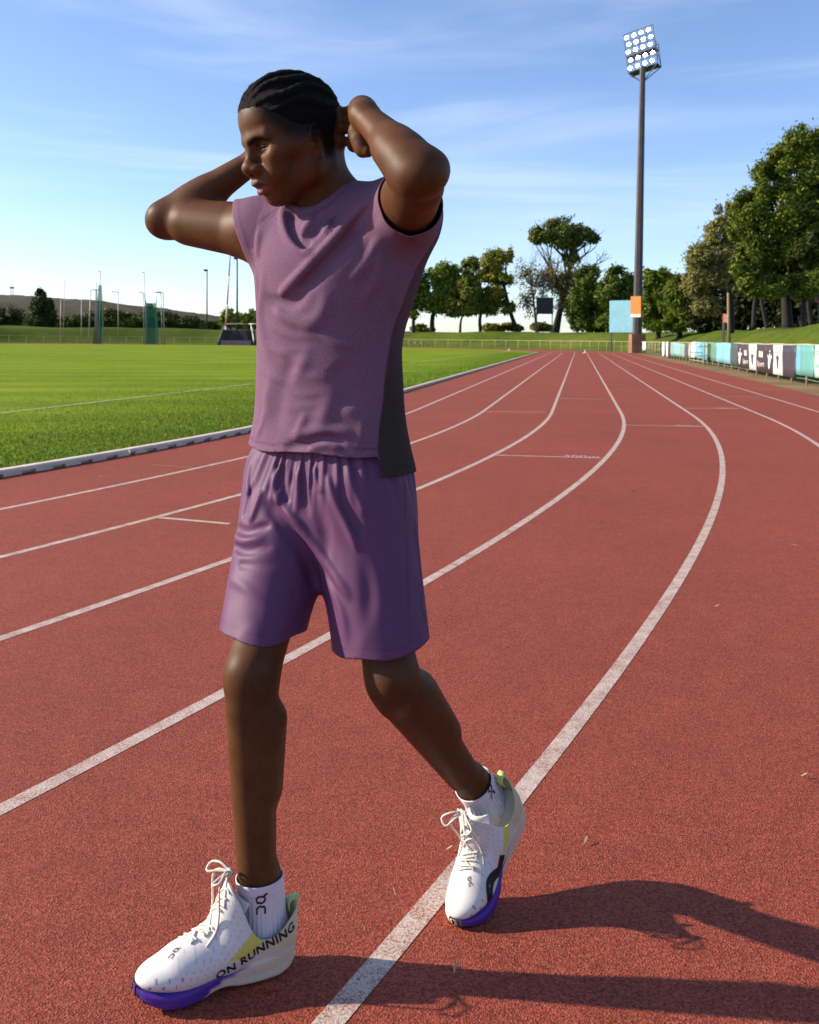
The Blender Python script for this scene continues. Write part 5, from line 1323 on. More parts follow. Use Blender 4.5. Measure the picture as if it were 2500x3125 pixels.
# ------------------------------------------------------------------ stadium furniture
M_STEEL = simple('galvanised_steel', (0.36, 0.35, 0.30), 0.5, 0.15, 10, metal=0.3)
M_FPOST = simple('weathered_fence_post', (0.40, 0.36, 0.22), 0.7, 0.25, 10)
M_DPOLE = simple('dark_painted_steel', (0.045, 0.036, 0.040), 0.55, 0.3, 1.5)
M_DSTEEL = simple('dark_steel', (0.06, 0.058, 0.055), 0.5, 0.2, 5)
M_WHITEP = simple('white_paint', (0.72, 0.70, 0.66), 0.6, 0.06, 4)
M_REDP = simple('red_paint', (0.38, 0.075, 0.03), 0.6, 0.12, 4)
def banner_mat(name, c, var=.10): return simple(name, c, 0.5, var, 1.3)
# ---- fence round the far bend and down the right side
FW_ = 9.80
def fpt(s, z=0.0): p = loop(A3([s]), A3([FW_]))[0]; return A3((p[0], p[1], z))
fence = empty('fence', fpt(40)); tag(fence, 'low weathered tube fence with posts around the outside of the track', 'fence'); FO = A3(fence.location)
sp = list(np.arange(8.0, LST+40, 1.85))+list(np.arange(LST+40, LST+118, 1.9))
post_me = None
for s in sp:
    p = fpt(s); h = 1.12+.02*math.sin(s*3.1)
    if post_me is None:
        mb = MB(); mb.tube([(0, 0, -.05), (0, 0, 1.12)], .028, 7); post_me = mesh_np('post', np.concatenate(mb.v), mb.f, True); post_me.materials.append(M_FPOST)
    o = link('post', post_me, fence); o.location = p-FO; o.rotation_euler = (0.02*math.sin(s*7), .02*math.cos(s*5), 0)
for z, r in ((1.10, .026), (.60, .006), (.16, .006)):
    mb = MB(); mb.tube([fpt(s, z+.012*math.sin(s*1.7)) for s in np.arange(8, LST+118, .92)], r, 6); mb.build('rail', M_FPOST, fence, True); bpy.data.objects[-1] if False else None
for ch in fence.children:
    if ch.name.startswith('rail'): ch.data.transform(Matrix.Translation(-Vector(FO)))
# ---- banners on the fence: found by where the sight line meets the fence plane
def s_at(px):
    u = (px-HX)/F_PX; best = None
    ss = np.linspace(5, LST+6, 6000); P = loop(ss, np.full(6000, FW_-.05)); X = HX+F_PX*P[:, 0]/P[:, 1]
    return ss[np.argmin(np.abs(X-px))]
def banner(name, label, x0, x1, zt0, zb0, zt1, zb1, fields, group='advertising banners on the right fence', extra=None):
    """fields: [(fraction0, fraction1, material)] from far/left to near/right"""
    s0, s1 = s_at(x0), s_at(x1); a = loop(A3([s0]), A3([FW_-.05]))[0]; b = loop(A3([s1]), A3([FW_-.05]))[0]
    root = empty(name, (*lerp(a, b, .5), 0)); tag(root, label, 'banner', group); O = A3(root.location); d2 = unit(b-a); n2 = A3((-d2[1], d2[0])); n2 = n2 if n2@(A3((0, 0))-a) > 0 else -n2
    def pt(t, k, off=0.0):
        q = lerp(a, b, t)+n2*(off+.012*math.sin(t*9+k*4)*1.0); return A3((q[0], q[1], lerp(lerp(zb0, zb1, t), lerp(zt0, zt1, t), k)))-O
    for f0, f1, m in fields:
        n = 7; V = [pt(f0+(f1-f0)*i/(n-1), k/4) for i in range(n) for k in range(5)]
        F_ = [(i*5+k, (i+1)*5+k, (i+1)*5+k+1, i*5+k+1) for i in range(n-1) for k in range(4)]
        o = link('cloth', mesh_np('cloth', V, F_, True), root, m); md = o.modifiers.new('t', 'SOLIDIFY'); md.thickness = .012; md.offset = 1 if False else -1
    W_ = np.linalg.norm(b-a)
    def mark(poly, m, nm='print'):
        V = [pt(t, k, .016) for t, k in poly]; link(nm, mesh_np(nm, V, [tuple(range(len(V)))]), root, m)
    def text(txt, t0, t1, k0, k1, m):
        cu = bpy.data.curves.new('t', 'FONT'); cu.body = txt; cu.size = 1; cu.resolution_u = 2; to = bpy.data.objects.new('t', cu); COL.objects.link(to); bpy.context.view_layer.update()
        tm = bpy.data.meshes.new_from_object(to); bpy.data.objects.remove(to); P = A3([v.co[:] for v in tm.vertices]); mn, mx_ = P.min(0), P.max(0)
        q = (P-mn)/np.maximum(mx_-mn, 1e-6); X = A3([pt(lerp(t0, t1, x), lerp(k0, k1, y), .016) for x, y in q[:, :2]])
        tm.vertices.foreach_set('co', X.astype(np.float32).ravel()); tm.materials.append(m); tm.update(); link('lettering', tm, root)
    if extra: extra(mark, text)
    return root
BM = {k: banner_mat('banner_'+k, c) for k, c in dict(plum=(.045, .026, .034), white=(.74, .72, .66), sky=(.20, .46, .60), cyan=(.13, .36, .44), teal=(.12, .34, .32), green=(.10, .25, .20), grey=(.055, .085, .090), pale=(.55, .66, .58), mint=(.26, .36, .26), dark=(.045, .034, .045), palegreen=(.48, .66, .56)).items()}
M_INK = banner_mat('banner_ink', (.06, .05, .06))
def plume(mark, m, cx, w, k0=.15, k1=.82):
    """tall white crest: a tapering body with side feathers and a small head"""
    H = k1-k0
    mark([(cx-.10*w, k0), (cx+.06*w, k0), (cx+.20*w, k0+.35*H), (cx+.16*w, k0+.70*H), (cx, k0+.86*H), (cx-.20*w, k0+.66*H), (cx-.26*w, k0+.32*H)], m)
    mark([(cx-.22*w, k0+.66*H), (cx-.50*w, k0+.78*H), (cx-.30*w, k0+.50*H)], m); mark([(cx+.16*w, k0+.66*H), (cx+.52*w, k0+.74*H), (cx+.22*w, k0+.46*H)], m)
    mark([(cx-.07*w, k0+.88*H), (cx+.07*w, k0+.88*H), (cx+.10*w, k0+.97*H), (cx, k0+H), (cx-.10*w, k0+.97*H)], m)
def sport(mark, text, t0, t1, white):
    tw = t1-t0
    for j in range(3): mark([(t0+tw*(.25+.18*j), .58), (t0+tw*(.36+.18*j), .58), (t0+tw*(.36+.18*j), .76), (t0+tw*(.25+.18*j), .76)], white)
    mark([(t0+tw*.25, .54), (t0+tw*.72, .54), (t0+tw*.72, .59), (t0+tw*.25, .59)], white)
    text('Sport', t0+tw*.08, t0+tw*.92, .14, .40, white)
wht = BM['white']
banner('fence_banner', 'pale blue narrow banner alone on the far fence corner', 1961, 1971, 1.10, .30, 1.10, .30, [(0, 1, BM['pale'])])
banner('fence_banner', 'far small banner striped white and dark red', 2022, 2047, 1.12, .05, 1.12, .08, [(0, .25, wht), (.25, .47, BM['plum']), (.47, .70, wht), (.70, 1, BM['plum'])])
banner('fence_banner', 'dull green narrow banner beside the striped far banner', 2047, 2057, 1.14, .25, 1.10, .20, [(0, 1, BM['mint'])])
banner('fence_banner', 'light blue and green sagging banner on the far part of the fence', 2057, 2090, 1.09, .28, 1.02, .22, [(0, .62, BM['sky']), (.62, 1, BM['mint'])])
banner('fence_banner', 'dark grey narrow banner before the tilted white banner', 2090, 2103, 1.00, .25, 1.05, .22, [(0, 1, BM['grey'])])
banner('fence_banner', 'tilted white banner left of the gate', 2103, 2122, 1.06, .26, 1.17, .30, [(0, 1, wht)])
banner('fence_banner', 'two tone blue and teal banner behind the gate', 2124, 2159, 1.15, .32, 1.14, .26, [(0, .45, BM['sky']), (.45, 1, BM['cyan'])])
banner('fence_banner', 'green and light blue banner right of the gate', 2170, 2230, 1.12, .28, 1.12, .26, [(0, .30, BM['green']), (.30, .63, BM['sky']), (.63, 1, BM['sky'])])
banner('fence_banner', 'dark grey green banner left of the crest banners', 2230, 2251, 1.12, .24, 1.10, .22, [(0, 1, BM['grey'])])
banner('fence_banner', 'dark banner with white crest, white panel and the word Sport twice', 2251, 2339, 1.08, .20, 1.08, .16, [(0, .45, BM['plum']), (.45, .70, wht), (.70, 1, BM['plum'])],
       extra=lambda mark, text: (plume(mark, wht, .12, .16), sport(mark, text, .22, .44, wht), plume(mark, M_INK, .575, .12, .2, .75), sport(mark, text, .73, .97, wht)))
banner('fence_banner', 'dark banner with white crest and white panel, right of the Sport banner', 2339, 2428, 1.08, .17, 1.08, .14, [(0, .27, BM['plum']), (.27, .60, wht), (.60, 1, BM['dark'])],
       extra=lambda mark, text: (plume(mark, wht, .15, .17), plume(mark, M_INK, .43, .14, .2, .78)))
banner('fence_banner', 'plain teal banner near the right picture edge', 2431, 2484, 1.09, .26, 1.10, .26, [(0, .25, BM['cyan']), (.25, 1, BM['teal'])])
banner('fence_banner', 'pale green white banner cut by the right picture edge', 2487, 2540, 1.11, .26, 1.12, .26, [(0, 1, BM['palegreen'])],
       extra=lambda mark, text: [mark([(.12, k), (.30, k), (.30, k+.02), (.12, k+.02)], BM['teal']) for k in (.30, .34, .38, .70, .78)])
# ---- gate in the fence
gs0, gs1 = s_at(2131), s_at(2166); ga, gb = loop(A3([gs0]), A3([FW_-.45]))[0], loop(A3([gs1]), A3([FW_-.30]))[0]
gate = empty('gate', (*ga, 0)); tag(gate, 'open tubular metal gate frame standing in front of the fence', 'gate'); GO = A3(gate.location)
for p in (ga, gb):
    mb = MB(); mb.tube([(*p, -.05), (*p, 1.12)], .035, 8); o = link('post', mesh_np('post', np.concatenate(mb.v)-GO, mb.f, True), gate, M_FPOST)
for z in (.22, .62, 1.08):
    mb = MB(); mb.tube([(*ga, z), (*gb, z)], .022, 6); link('bar', mesh_np('bar', np.concatenate(mb.v)-GO, mb.f, True), gate, M_FPOST if z != .62 else M_DSTEEL)
# ---- floodlight tower
def floodlight():
    Y = 92.0; b = W(1945, 1030, Y); zb = bz(b[0], b[1]); root = empty('floodlight_tower', (b[0], b[1], zb)); tag(root, 'tall dark floodlight tower with glowing lamps above the far end of the track', 'floodlight')
    O = A3(root.location); top = W(1962, 204, Y); top[1] = b[1]
    mb = MB(); m = Y/F_PX
    z0 = W(1945, 1019, Y)[2]
    mb.box((0, 0, (z0-O[2])/2-.2), (1.35, 1.35, z0-O[2]+.4)); mb.build('base', simple('rusty_concrete', (.24, .13, .075), .9, .35, 1.2, bump=.4, bscale=20), root)
    mb = MB(); n = 10; pts = [lerp(A3((b[0], b[1], z0)), top, i/(n-1)) for i in range(n)]; mb.tube(pts, np.linspace(.46, .27, n), 8)
    V = np.concatenate(mb.v)-O; link('pole', mesh_np('pole', V, mb.f), root, M_DPOLE)
    # head frame: a cage turned to the field
    yaw = math.radians(-28); ex = A3((math.cos(yaw), math.sin(yaw), .22)); ex /= np.linalg.norm(ex); ey = A3((-math.sin(yaw), math.cos(yaw), 0)); ez = A3((-.13, 0, 1.0))
    C = top+A3((0, 0, -.1)); Wd, H, Dp = 2.9, 3.7, 1.5
    def fp(u, v, w=0): return C+ex*u*Wd/2+ez*v*H+ey*w*Dp-O
    fr = MB()
    for v in (0, .22, .42, .62, .80, 1.0): fr.tube([fp(-1, v), fp(1, v)], .035, 5)
    for u in (-1, -.5, 0, .5, 1): fr.tube([fp(u, 0), fp(u, 1)], .035, 5)
    for v in (0, .6): fr.tube([fp(1, v), fp(1, v, 1), fp(-1, v, 1), fp(-1, v)], .035, 5)
    for u in (-1, 1): fr.tube([fp(u, 0, 1), fp(u, .6, 1)], .035, 5)
    fr.tube([fp(1, 0), fp(1, .6, 1)], .03, 5); fr.tube([fp(1, .6), fp(1, 0, 1)], .03, 5); fr.tube([fp(-1, 0), fp(-1, .6, 1)], .03, 5)
    link('lamp_frame', mesh_np('lamp_frame', np.concatenate(fr.v), fr.f), root, M_DSTEEL)
    for v in (0, .42):
        mb = MB(); V = [fp(-1, v, .05), fp(1, v, .05), fp(1, v, .9), fp(-1, v, .9)]; V += [p+A3((0, 0, -.06)) for p in V]
        mb.add(V, [(0, 1, 2, 3), (7, 6, 5, 4), (0, 4, 5, 1), (1, 5, 6, 2), (2, 6, 7, 3), (3, 7, 4, 0)]); link('walkway', mesh_np('walkway', np.concatenate(mb.v), mb.f), root, M_DSTEEL)
    for u, w in ((-1, 0), (1, 0), (1, 1), (-1, 1)):
        mb = MB(); mb.tube([fp(u, 0, w), top-O+A3((0, 0, -1.5))], .05, 5); link('brace', mesh_np('brace', np.concatenate(mb.v), mb.f), root, M_DSTEEL)
    m_, N, L, B = new_mat('lamp_glow'); B.inputs['Emission Color'].default_value = (1, .97, .90, 1); B.inputs['Emission Strength'].default_value = 22; B.inputs['Base Color'].default_value = (.9, .9, .9, 1)
    M_HOUS = simple('lamp_housing', (.20, .19, .18), .5, .1, 4)
    g_me = h_me = None
    for r_, v in enumerate((.10, .30, .52, .71, .90)):
        for c_ in range(4):
            u = -.82+c_*.50+(.10 if r_ % 2 else 0)
            if h_me is None:
                mb = MB(); mb.tube([(0, .02, 0), (0, .16, 0), (0, .30, 0)], [.20, .18, .10], 12); h_me = mesh_np('lamp', np.concatenate(mb.v), mb.f, True); h_me.materials.append(M_HOUS)
                th = np.arange(14)*2*np.pi/14; V = np.concatenate([np.stack([.185*np.cos(th), 0*th+.012, .185*np.sin(th)], 1), np.stack([.11*np.cos(th), 0*th-.05, .11*np.sin(th)], 1), [[0, -.07, 0]]])
                g_me = mesh_np('lens', V, [(i, (i+1) % 14, 14+(i+1) % 14, 14+i) for i in range(14)]+[(14+i, 14+(i+1) % 14, 28) for i in range(14)], True); g_me.materials.append(m_)
            p = fp(u, v, -.06); o = link('lamp', h_me, root); o.location = p; o.rotation_euler = (math.radians(-16), 0, yaw-.15+.06*c_)
            link('lens', g_me, o)
    return root
floodlight()
def board(name, label, cat, x0, x1, y0, y1, Y, mat, thick=.15, posts=True, pm=None, down=None, group=None, yaw=0.0):
    a, b = W(x0, y1, Y), W(x1, y0, Y); c = (a+b)/2; zb = bz(c[0], c[1]); root = empty(name, (c[0], c[1], zb), yaw); f_ = 1/math.cos(yaw); a[0] = c[0]+(a[0]-c[0])*f_; b[0] = c[0]+(b[0]-c[0])*f_; tag(root, label, cat, group); O = A3(root.location)
    mb = MB(); mb.box(c-O, (b[0]-a[0], thick, b[2]-a[2])); mb.build('panel', mat, root)
    fm = MB(); w, h = b[0]-a[0], b[2]-a[2]
    for dx, dz, sx, sz in ((0, h/2, w+.1, .08), (0, -h/2, w+.1, .08), (-w/2, 0, .08, h), (w/2, 0, .08, h)): fm.box(c-O+A3((dx, 0, dz)), (sx, thick+.05, sz))
    if posts:
        for sx in (-.46, .46):
            p = MB(); p.box((c[0]-O[0]+sx*w, thick/2+.08, (a[2]-O[2])/2+h/2-.3), (.14, .14, a[2]-O[2]+h+.4)); p.build('post', pm or M_DSTEEL, root)
    return root, c-O, (w, h)
M_BILL = simple('pale_blue_vinyl', (.20, .46, .58), .5, .10, .7)
r_, c_, (w_, h_) = board('billboard', 'large pale blue billboard on the bank beside the floodlight pole', 'billboard', 1866, 1932, 917, 1014, 98, M_BILL, yaw=math.radians(-38))
M_BILLW = simple('billboard_print', (.28, .53, .63), .5, .05, 1)
for dx, dz, rr_ in ((.22, .12, .28), (.30, -.25, .22), (-.28, -.10, .18), (-.30, .32, .16), (.05, -.38, .22)):
    V2, Fq = ring2(rr_*.55, rr_, 0, 2*np.pi, 17); V = np.c_[V2[:, 0]+c_[0]+dx*w_, np.full(len(V2), c_[1]-.082), V2[:, 1]+c_[2]+dz*h_]; link('print', mesh_np('print', V, Fq), r_, M_BILLW)
r_, c_, (w_, h_) = board('sign', 'orange sign with white bottom strip on the floodlight pole', 'sign', 1928, 1955, 904, 968, 90.6, simple('orange_vinyl', (.62, .22, .035), .5, .06, 1), posts=False, yaw=math.radians(-38))
mb = MB(); mb.box(c_+A3((0, -.085, -h_/2+.16)), (w_, .02, .30)); mb.build('white_strip', M_WHITEP, r_)
r_, c_, (w_, h_) = board('scoreboard', 'black scoreboard on two posts in front of the far trees', 'scoreboard', 1637, 1689, 908, 958, 146, simple('scoreboard_black', (.014, .014, .017), .6, .2, 1.0), .3)
mb = MB(); mb.tube([c_+A3((w_/2+.35, -.1, -.25)), c_+A3((w_/2+.35, -.35, -.25))], [.30, .22], 10); mb.build('horn', M_WHITEP, r_)
mb = MB(); mb.box(c_+A3((w_/2+.2, 0, -.25)), (.5, .1, .1)); mb.build('bracket', M_DSTEEL, r_)
r_, c_, (w_, h_) = board('sign', 'small red notice with white lettering left of the wooden post', 'sign', 2208, 2222, 957, 985, 66, simple('red_vinyl', (.42, .07, .03), .5, .1, 2), .04, True, M_DSTEEL, yaw=math.radians(-35))
for k in range(5):
    for j in range(3):
        mb = MB(); mb.box(c_+A3((-.10+.095*j, -.024, .22-.11*k)), (.07, .006, .035)); mb.build('print', M_WHITEP, r_)
pb = W(2226, 1010, 64); root = empty('wooden_post', (pb[0], pb[1], bz(pb[0], pb[1]))); tag(root, 'tall pale wooden post in front of the dark trees', 'post')
mb = MB(); pt_ = W(2223, 893, 64); mb.tube([(0, 0, -.2), A3((pt_[0], pt_[1], pt_[2]))-A3(root.location)], [.11, .09], 8); mb.build('shaft', simple('pale_timber', (.26, .20, .11), .85, .2, 4), root, True)
mb = MB(); mb.tube([A3((pt_[0], pt_[1], pt_[2]))-A3(root.location)+A3((0, 0, -.02)), A3((pt_[0], pt_[1], pt_[2]))-A3(root.location)+A3((0, 0, .05))], [.10, .07], 8); mb.build('cap', M_DSTEEL, root, True)
fa, fb = W(2489, 921, 58), W(2516, 893, 58); root = empty('sign', ((fa[0]+fb[0])/2, 58, bz((fa[0]+fb[0])/2, 58))); tag(root, 'red square frame sign at the right picture edge', 'sign'); O = A3(root.location)
for dx, dz, sx, sz in ((0, .5, 1, .14), (0, -.5, 1, .14), (-.5, 0, .14, 1), (.5, 0, .14, 1)):
    w, h = fb[0]-fa[0], fb[2]-fa[2]; mb = MB(); mb.box((fa+fb)/2-O+A3((dx*w, -.0, dz*h)), (max(sx*w, .08), .06, max(sz*h, .08))); mb.build('frame_bar', simple('red_frame', (.55, .06, .025), .5, .1, 3), root)
mb = MB(); mb.box((fa+fb)/2-O+A3((0, .05, 0)), (w*.9, .03, h*.9)); mb.build('panel', M_DSTEEL, root)
mb = MB(); mb.box(((fa+fb)/2-O)*A3((1, 1, 0))+A3((0, .12, (fb[2]-O[2])/2)), (.08, .08, fb[2]-O[2]+.2)); mb.build('post', M_DSTEEL, root)
# ---- lamp posts, masts and posts on the left
def pole(name, label, px, y0, y1, Y, r0, r1, mat, cat='lamp post', head=None, group=None, lean=0, kids=None):
    b = W(px, y1, Y); t = W(px+lean, y0, Y); zb = min(bz(b[0], b[1]), b[2]+.3) if bz(b[0], b[1]) > .01 else 0.0
    root = empty(name, (b[0], b[1], zb)); tag(root, label, cat, group); O = A3(root.location)
    mb = MB(); mb.tube([(0, 0, -.2), (A3((b[0], b[1], t[2]))-O)*.5+A3(((t[0]-b[0])*.5, 0, 0)), A3((t[0], b[1], t[2]))-O], [r0, (r0+r1)/2, r1], 8); mb.build('shaft', mat, root, True)
    tp = A3((t[0], b[1], t[2]))-O
    if head == 'lamp':
        mb = MB(); mb.box(tp+A3((-.22, -.1, .12)), (.75, .5, .30)); mb.box(tp+A3((-.25, -.2, -.06)), (.5, .3, .14)); mb.build('lamp_head', M_DSTEEL, root)
    if head == 'arm':
        mb = MB(); mb.tube([tp, tp+A3((-1.0 if lean <= 0 else 1.0, 0, .02))], .06, 6); mb.build('arm', mat, root)
    return root
pole('lamp_post', 'shorter dark lamp post behind the left field, left of the goal post', 632, 826, 1000, 186, .16, .10, M_DPOLE, head='lamp', group='lamp posts beyond the left bank')
pole('lamp_post', 'taller dark lamp post just left of the runner', 724, 790, 1000, 176, .20, .13, M_DPOLE, head='lamp', group='lamp posts beyond the left bank')
PG = 'pale steel posts round the throwing cage'
for lab, px, y0, y1, lean, hd in (('thin pale pole right of the pointed evergreen', 193, 857, 1000, 5, None), ('short pale post right of the pointed evergreen', 184, 912, 1000, 2, None), ('short pale post between the evergreen and left net', 249, 912, 994, 0, None),
                                  ('pale post with short arm between the two nets', 361, 891, 996, 0, 'arm')):
    pole('steel_post', lab, px, y0, y1, 141, .065, .05, M_STEEL, 'post', hd, PG, lean)
# throwing cage: two green net screens on posts
M_NET, N, L, B = new_mat('green_netting'); tcn = N.new('ShaderNodeTexCoord'); wv = noise_node(N, L, 2.0, 4, .6, tcn.outputs['Object'])
rn = ramp(N, L, wv.outputs[0], [(.3, (.010, .150, .085)), (.7, (.022, .250, .150))]); L.new(rn.outputs[0], B.inputs['Base Color']); B.inputs['Roughness'].default_value = .8
trn = N.new('ShaderNodeBsdfTransparent'); mxn = N.new('ShaderNodeMixShader'); mxn.inputs[0].default_value = .80; L.new(trn.outputs[0], mxn.inputs[1]); L.new(B.outputs[0], mxn.inputs[2]); L.new(mxn.outputs[0], N['Material Output'].inputs[0])
M_WISP = M_NET.copy(); M_WISP.name = 'pale_netting'; nn = M_WISP.node_tree.nodes
for q in nn:
    if q.type == 'MIX_SHADER': q.inputs[0].default_value = .22
    if q.type == 'VALTORGB': q.color_ramp.elements[0].color = (.3, .32, .3, 1); q.color_ramp.elements[1].color = (.4, .42, .4, 1)
def cage(label, rows, posts, Y, group):
    """rows: [(x_left, x_right, y)] outline of the net from the top down"""
    b = W((rows[-1][0]+rows[-1][1])/2, rows[-1][2], Y); root = empty('throwing_cage_net', (b[0], b[1], 0)); tag(root, label, 'net', group); O = A3(root.location)
    V = []; k = 9
    for i, (a, c, y) in enumerate(rows):
        for j in range(k):
            t = j/(k-1); p = W(lerp(a, c, t), y, Y+1.6*math.sin(t*math.pi*.9)*1.0+.25*math.sin(t*14+i)); V.append(p-O)
    V = A3(V); V[-k:, 2] = np.maximum(.01, .02)
    o = link('netting', mesh_np('netting', V, [(i*k+j, i*k+j+1, (i+1)*k+j+1, (i+1)*k+j) for i in range(len(rows)-1) for j in range(k-1)], True), root, M_NET)
    for x0, y0, x1, hk in posts:
        t = W(x0, y0, Y)-O; f_ = W(x1, rows[-1][2], Y)-O; f_[2] = 0; mb = MB(); mb.tube([f_, lerp(f_, t, .5), t], [.075, .065, .05], 7); pp = mb.build('post', M_STEEL, root, True)
        if hk: mb = MB(); mb.tube([t, t+A3((hk, .1, 0))], .06, 6); mb.build('arm', M_STEEL, pp, True)
    return root
CG = 'green nets of the throwing cage'
cage('left green throwing cage net hanging from leaning posts', [(301, 311, 870), (298, 313, 905), (294, 315, 935), (290, 316, 975), (286, 316, 1015), (283, 315, 1045)],
     [(306, 828, 302, -.4), (293, 885, 289, -1.1), (277, 884, 270, 1.3), (295, 862, 297, 0)], 139, CG)
cage('right green throwing cage net with sagging top edge', [(440, 480, 905), (443, 479, 925), (446, 480, 955), (446, 482, 990), (446, 484, 1020), (446, 485, 1046)],
     [(440, 831, 447, -.4), (437, 893, 440, -.9), (491, 891, 495, -1.0), (498, 893, 502, -1.3)], 139, CG)
# sag the right net's top edge and add the pale high nets
o = [x for x in bpy.data.objects if x.name.startswith('netting')][-1]
for i in range(9):
    t = i/8; o.data.vertices[i].co.z += (-1.9*math.sin(t*math.pi)-.2)+(.6 if i in (0, 8) else 0)
# ---- rugby goal
gY = 147.0; gp = W(686, 1052, gY); goal = empty('rugby_goal', (gp[0], gp[1], 0)); tag(goal, 'red and white striped rugby goal post with crossbar beside the runner', 'goal'); O = A3(goal.location)
for dx in (0, 5.6):
    z = 0; cols = [M_WHITEP, M_REDP]; seg = [0, 2.9, 4.0, 6.2, 8.4, 10.6, 12.8, 15.5]
    for i in range(len(seg)-1):
        mb = MB(); mb.tube([(dx+.052*seg[i], 0, seg[i]), (dx+.052*seg[i+1], 0, seg[i+1])], [.13-.005*i, .125-.005*i], 8); mb.build('post', cols[i % 2], goal, True)
for i, (a, b) in enumerate(((.1, 1.9), (1.9, 3.7), (3.7, 5.6))):
    mb = MB(); mb.tube([(a, 0, 3.25), (b, 0, 3.25)], .09, 8); mb.build('crossbar', (M_WHITEP, M_FPOST, M_WHITEP)[i], goal, True)
# ---- concrete stand with stairs on the left bank
sY = 143.5; a = W(672, 1049, sY); b = W(778, 1008, sY); st = empty('concrete_stand', ((a[0]+b[0])/2, sY, 0)); tag(st, 'dark stained concrete stand with railed steps in the left bank', 'stand'); O = A3(st.location)
w, h = b[0]-a[0], b[2]
mb = MB(); hw0, hw1 = w/2, w/2*.80; V = [(-hw1*.78, 0, h), (hw1*.78, 0, h), (hw0*.80, -1.0, 0), (-hw0*.80, -1.0, 0)]; V += [(x, y+6, z) for x, y, z in V]
mb.add(V, [(0, 3, 2, 1), (4, 5, 6, 7), (0, 1, 5, 4), (1, 2, 6, 5), (2, 3, 7, 6), (3, 0, 4, 7)]); mb.build('wall', M_DARKCONC, st)
mb = MB(); mb.box((0, -1.3, .35), (w*.86, .3, .7)); mb.build('front_wall', simple('grey_block', (.20, .19, .19), .9, .2, 1.5), st)
for sx in (-1, 1):
    for k in range(9):
        t = k/8; mb = MB(); mb.box((sx*lerp(hw0*.92, hw1*.86, t), -1.0+t*1.0, t*h*.94+.05), (.9, .5, .26)); mb.build('step', M_DARKCONC, st)
    mb = MB(); p0, p1 = A3((sx*hw0*1.02, -1.2, .9)), A3((sx*hw1*.95, .2, h+.9)); mb.tube([p0, p1], .05, 5); mb.tube([p0-A3((0, 0, .4)), p1-A3((0, 0, .4))], .04, 5)
    for t in (0, .33, .66, 1): q = lerp(p0, p1, t); mb.tube([q, q-A3((0, 0, .95))], .04, 5)
    mb.build('railing', M_STEEL, st)
# ---- small things by the far fence
for lab, x0, x1, y0, y1 in (('pale athletics hurdle standing by the far fence near the runner', 1251, 1298, 1045, 1061),):
    Y = 121.0; a, b = W(x0, y1, Y), W(x1, y0, Y); root = empty('hurdle', ((a[0]+b[0])/2, Y, 0)); tag(root, lab, 'hurdle'); w = b[0]-a[0]
    for sx in (-.5, .5):
        mb = MB(); mb.box((sx*w, 0, .5), (.07, .07, 1.0)); mb.build('upright', M_FPOST, root); mb = MB(); mb.box((sx*w, .3, .03), (.07, .7, .06)); mb.build('foot', M_FPOST, root)
    for i in range(5):
        mb = MB(); mb.box((lerp(-.4, .4, i/4)*w, -.05, .72), (w*.2, .03, .09)); mb.build('top_bar', M_WHITEP if i % 2 else M_DSTEEL, root)
for lab, px, py in (('white corner flag base on the far edge of the grass', 1554, 1069), ('tiny white marker at the far end of a lane line', 1786, 1076)):
    p = G(px, py+2); root = empty('marker', (p[0], p[1], 0)); tag(root, lab, 'marker', 'small white markers'); mb = MB(); mb.tube([(0, 0, 0), (0, 0, .06), (0, 0, .28)], [.10, .06, .04], 8); mb.build('cone', M_WHITEP, root); mb = MB(); mb.box((0, 0, .02), (.4, .4, .04)); mb.build('foot', M_WHITEP, root)
p = W(36, 905, 1000); root = empty('radio_mast', (p[0], p[1], p[2]-8)); tag(root, 'tiny lattice mast on the ridge of the hill', 'mast'); mb = MB()
for sx in (-1, 1): mb.tube([(sx*2.0, 0, 0), (sx*1.2, 0, 17)], .3, 5)
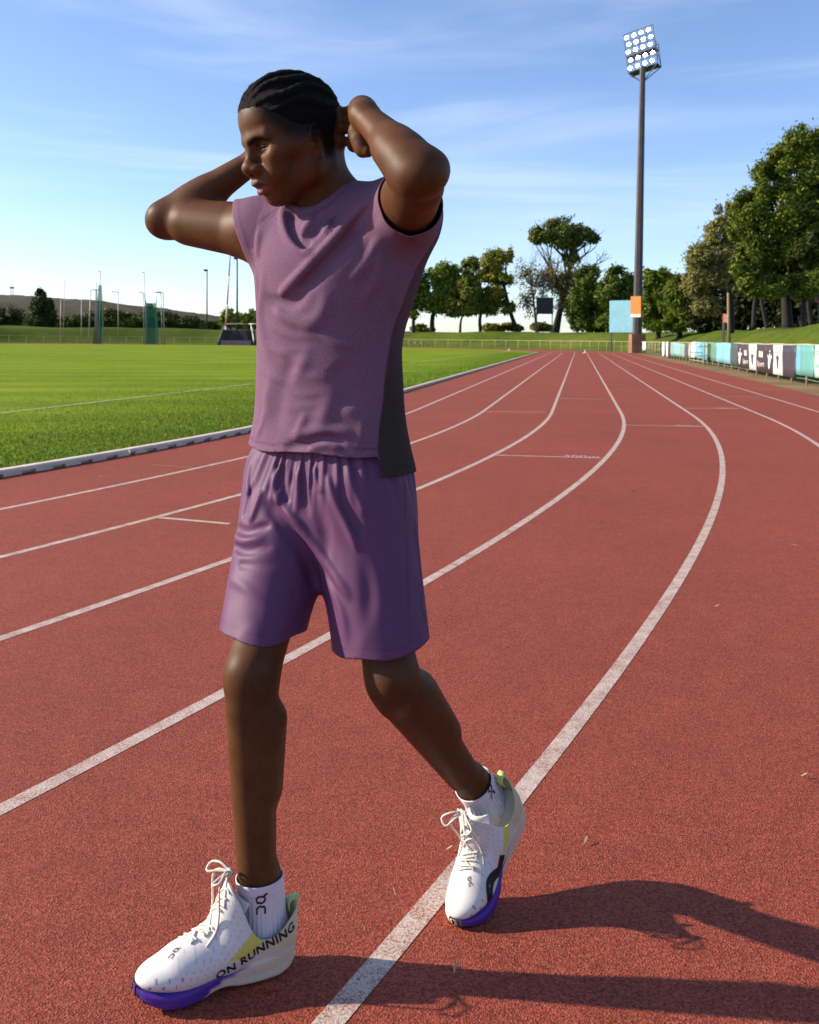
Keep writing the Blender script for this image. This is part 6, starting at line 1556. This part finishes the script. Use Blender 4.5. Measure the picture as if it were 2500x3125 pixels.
for k in range(6): mb.tube([(-1.9, 0, 2+2.6*k), (1.7, 0, 4.2+2.6*k)], .22, 4)
mb.build('lattice', M_STEEL, root); mb = MB(); mb.box((0, 0, 17.5), (4.2, 1.5, 2.0)); mb.build('platform', M_STEEL, root)
# ---- dry leaves and bits lying on the track
M_BIT = simple('dry_leaf', (.42, .32, .17), .8, .3, 50); M_BITD = simple('dark_leaf', (.10, .05, .03), .8, .3, 50)
rb = random.Random(9)
for lab, px, py, sz, mt in (('pale dry grass blade on the track below the raised shoe', 1388, 2966, .016, M_BIT), ('pale straw on the red track right of the raised shoe', 1788, 2575, .018, M_BIT), ('pale straw bit on the track right of the widest curved lane line', 2188, 1855, .016, M_BIT),
                            ('pale leaf scrap at the right edge of the track', 2425, 1668, .030, M_BIT), ('small straw near the right picture edge', 2455, 2375, .012, M_BIT), ('small brown leaf in the third lane', 1932, 1501, .035, M_BITD),
                            ('brown leaf left of the runner by the lane line', 640, 1508, .030, M_BITD), ('tiny pale chip between the runner and the kerb', 308, 1457, .020, M_BIT), ('tiny dark crumb in the middle of the track', 1834, 1598, .020, M_BITD), ('straw between the runner\'s feet', 1205, 2735, .010, M_BIT),
                            ('pale straw left of the raised shoe', 1372, 2600, .010, M_BIT)):
    sz = sz*.7; p = G(px, py); an = rb.uniform(0, 3); n = 6; t = np.linspace(-1, 1, n); ax2 = A3((math.cos(an), math.sin(an))); bx2 = A3((-ax2[1], ax2[0])); wd = (1-t**2)*sz*(.18 if mt is M_BIT else .45)+.0006
    V = np.concatenate([np.c_[t[:, None]*sz*ax2+wd[:, None]*bx2, .004+.004*(t+1)], np.c_[t[:, None]*sz*ax2-wd[:, None]*bx2, .003+.004*(t+1)]])
    o = link('leaf_scrap', mesh_np('leaf_scrap', V, [(i, i+1, n+i+1, n+i) for i in range(n-1)]), None, mt); o.location = (p[0], p[1], .002); tag(o, lab, 'leaf', 'dry bits on the track'); md = o.modifiers.new('t', 'SOLIDIFY'); md.thickness = .0012
print('script seconds', round(time.time()-T0, 1))
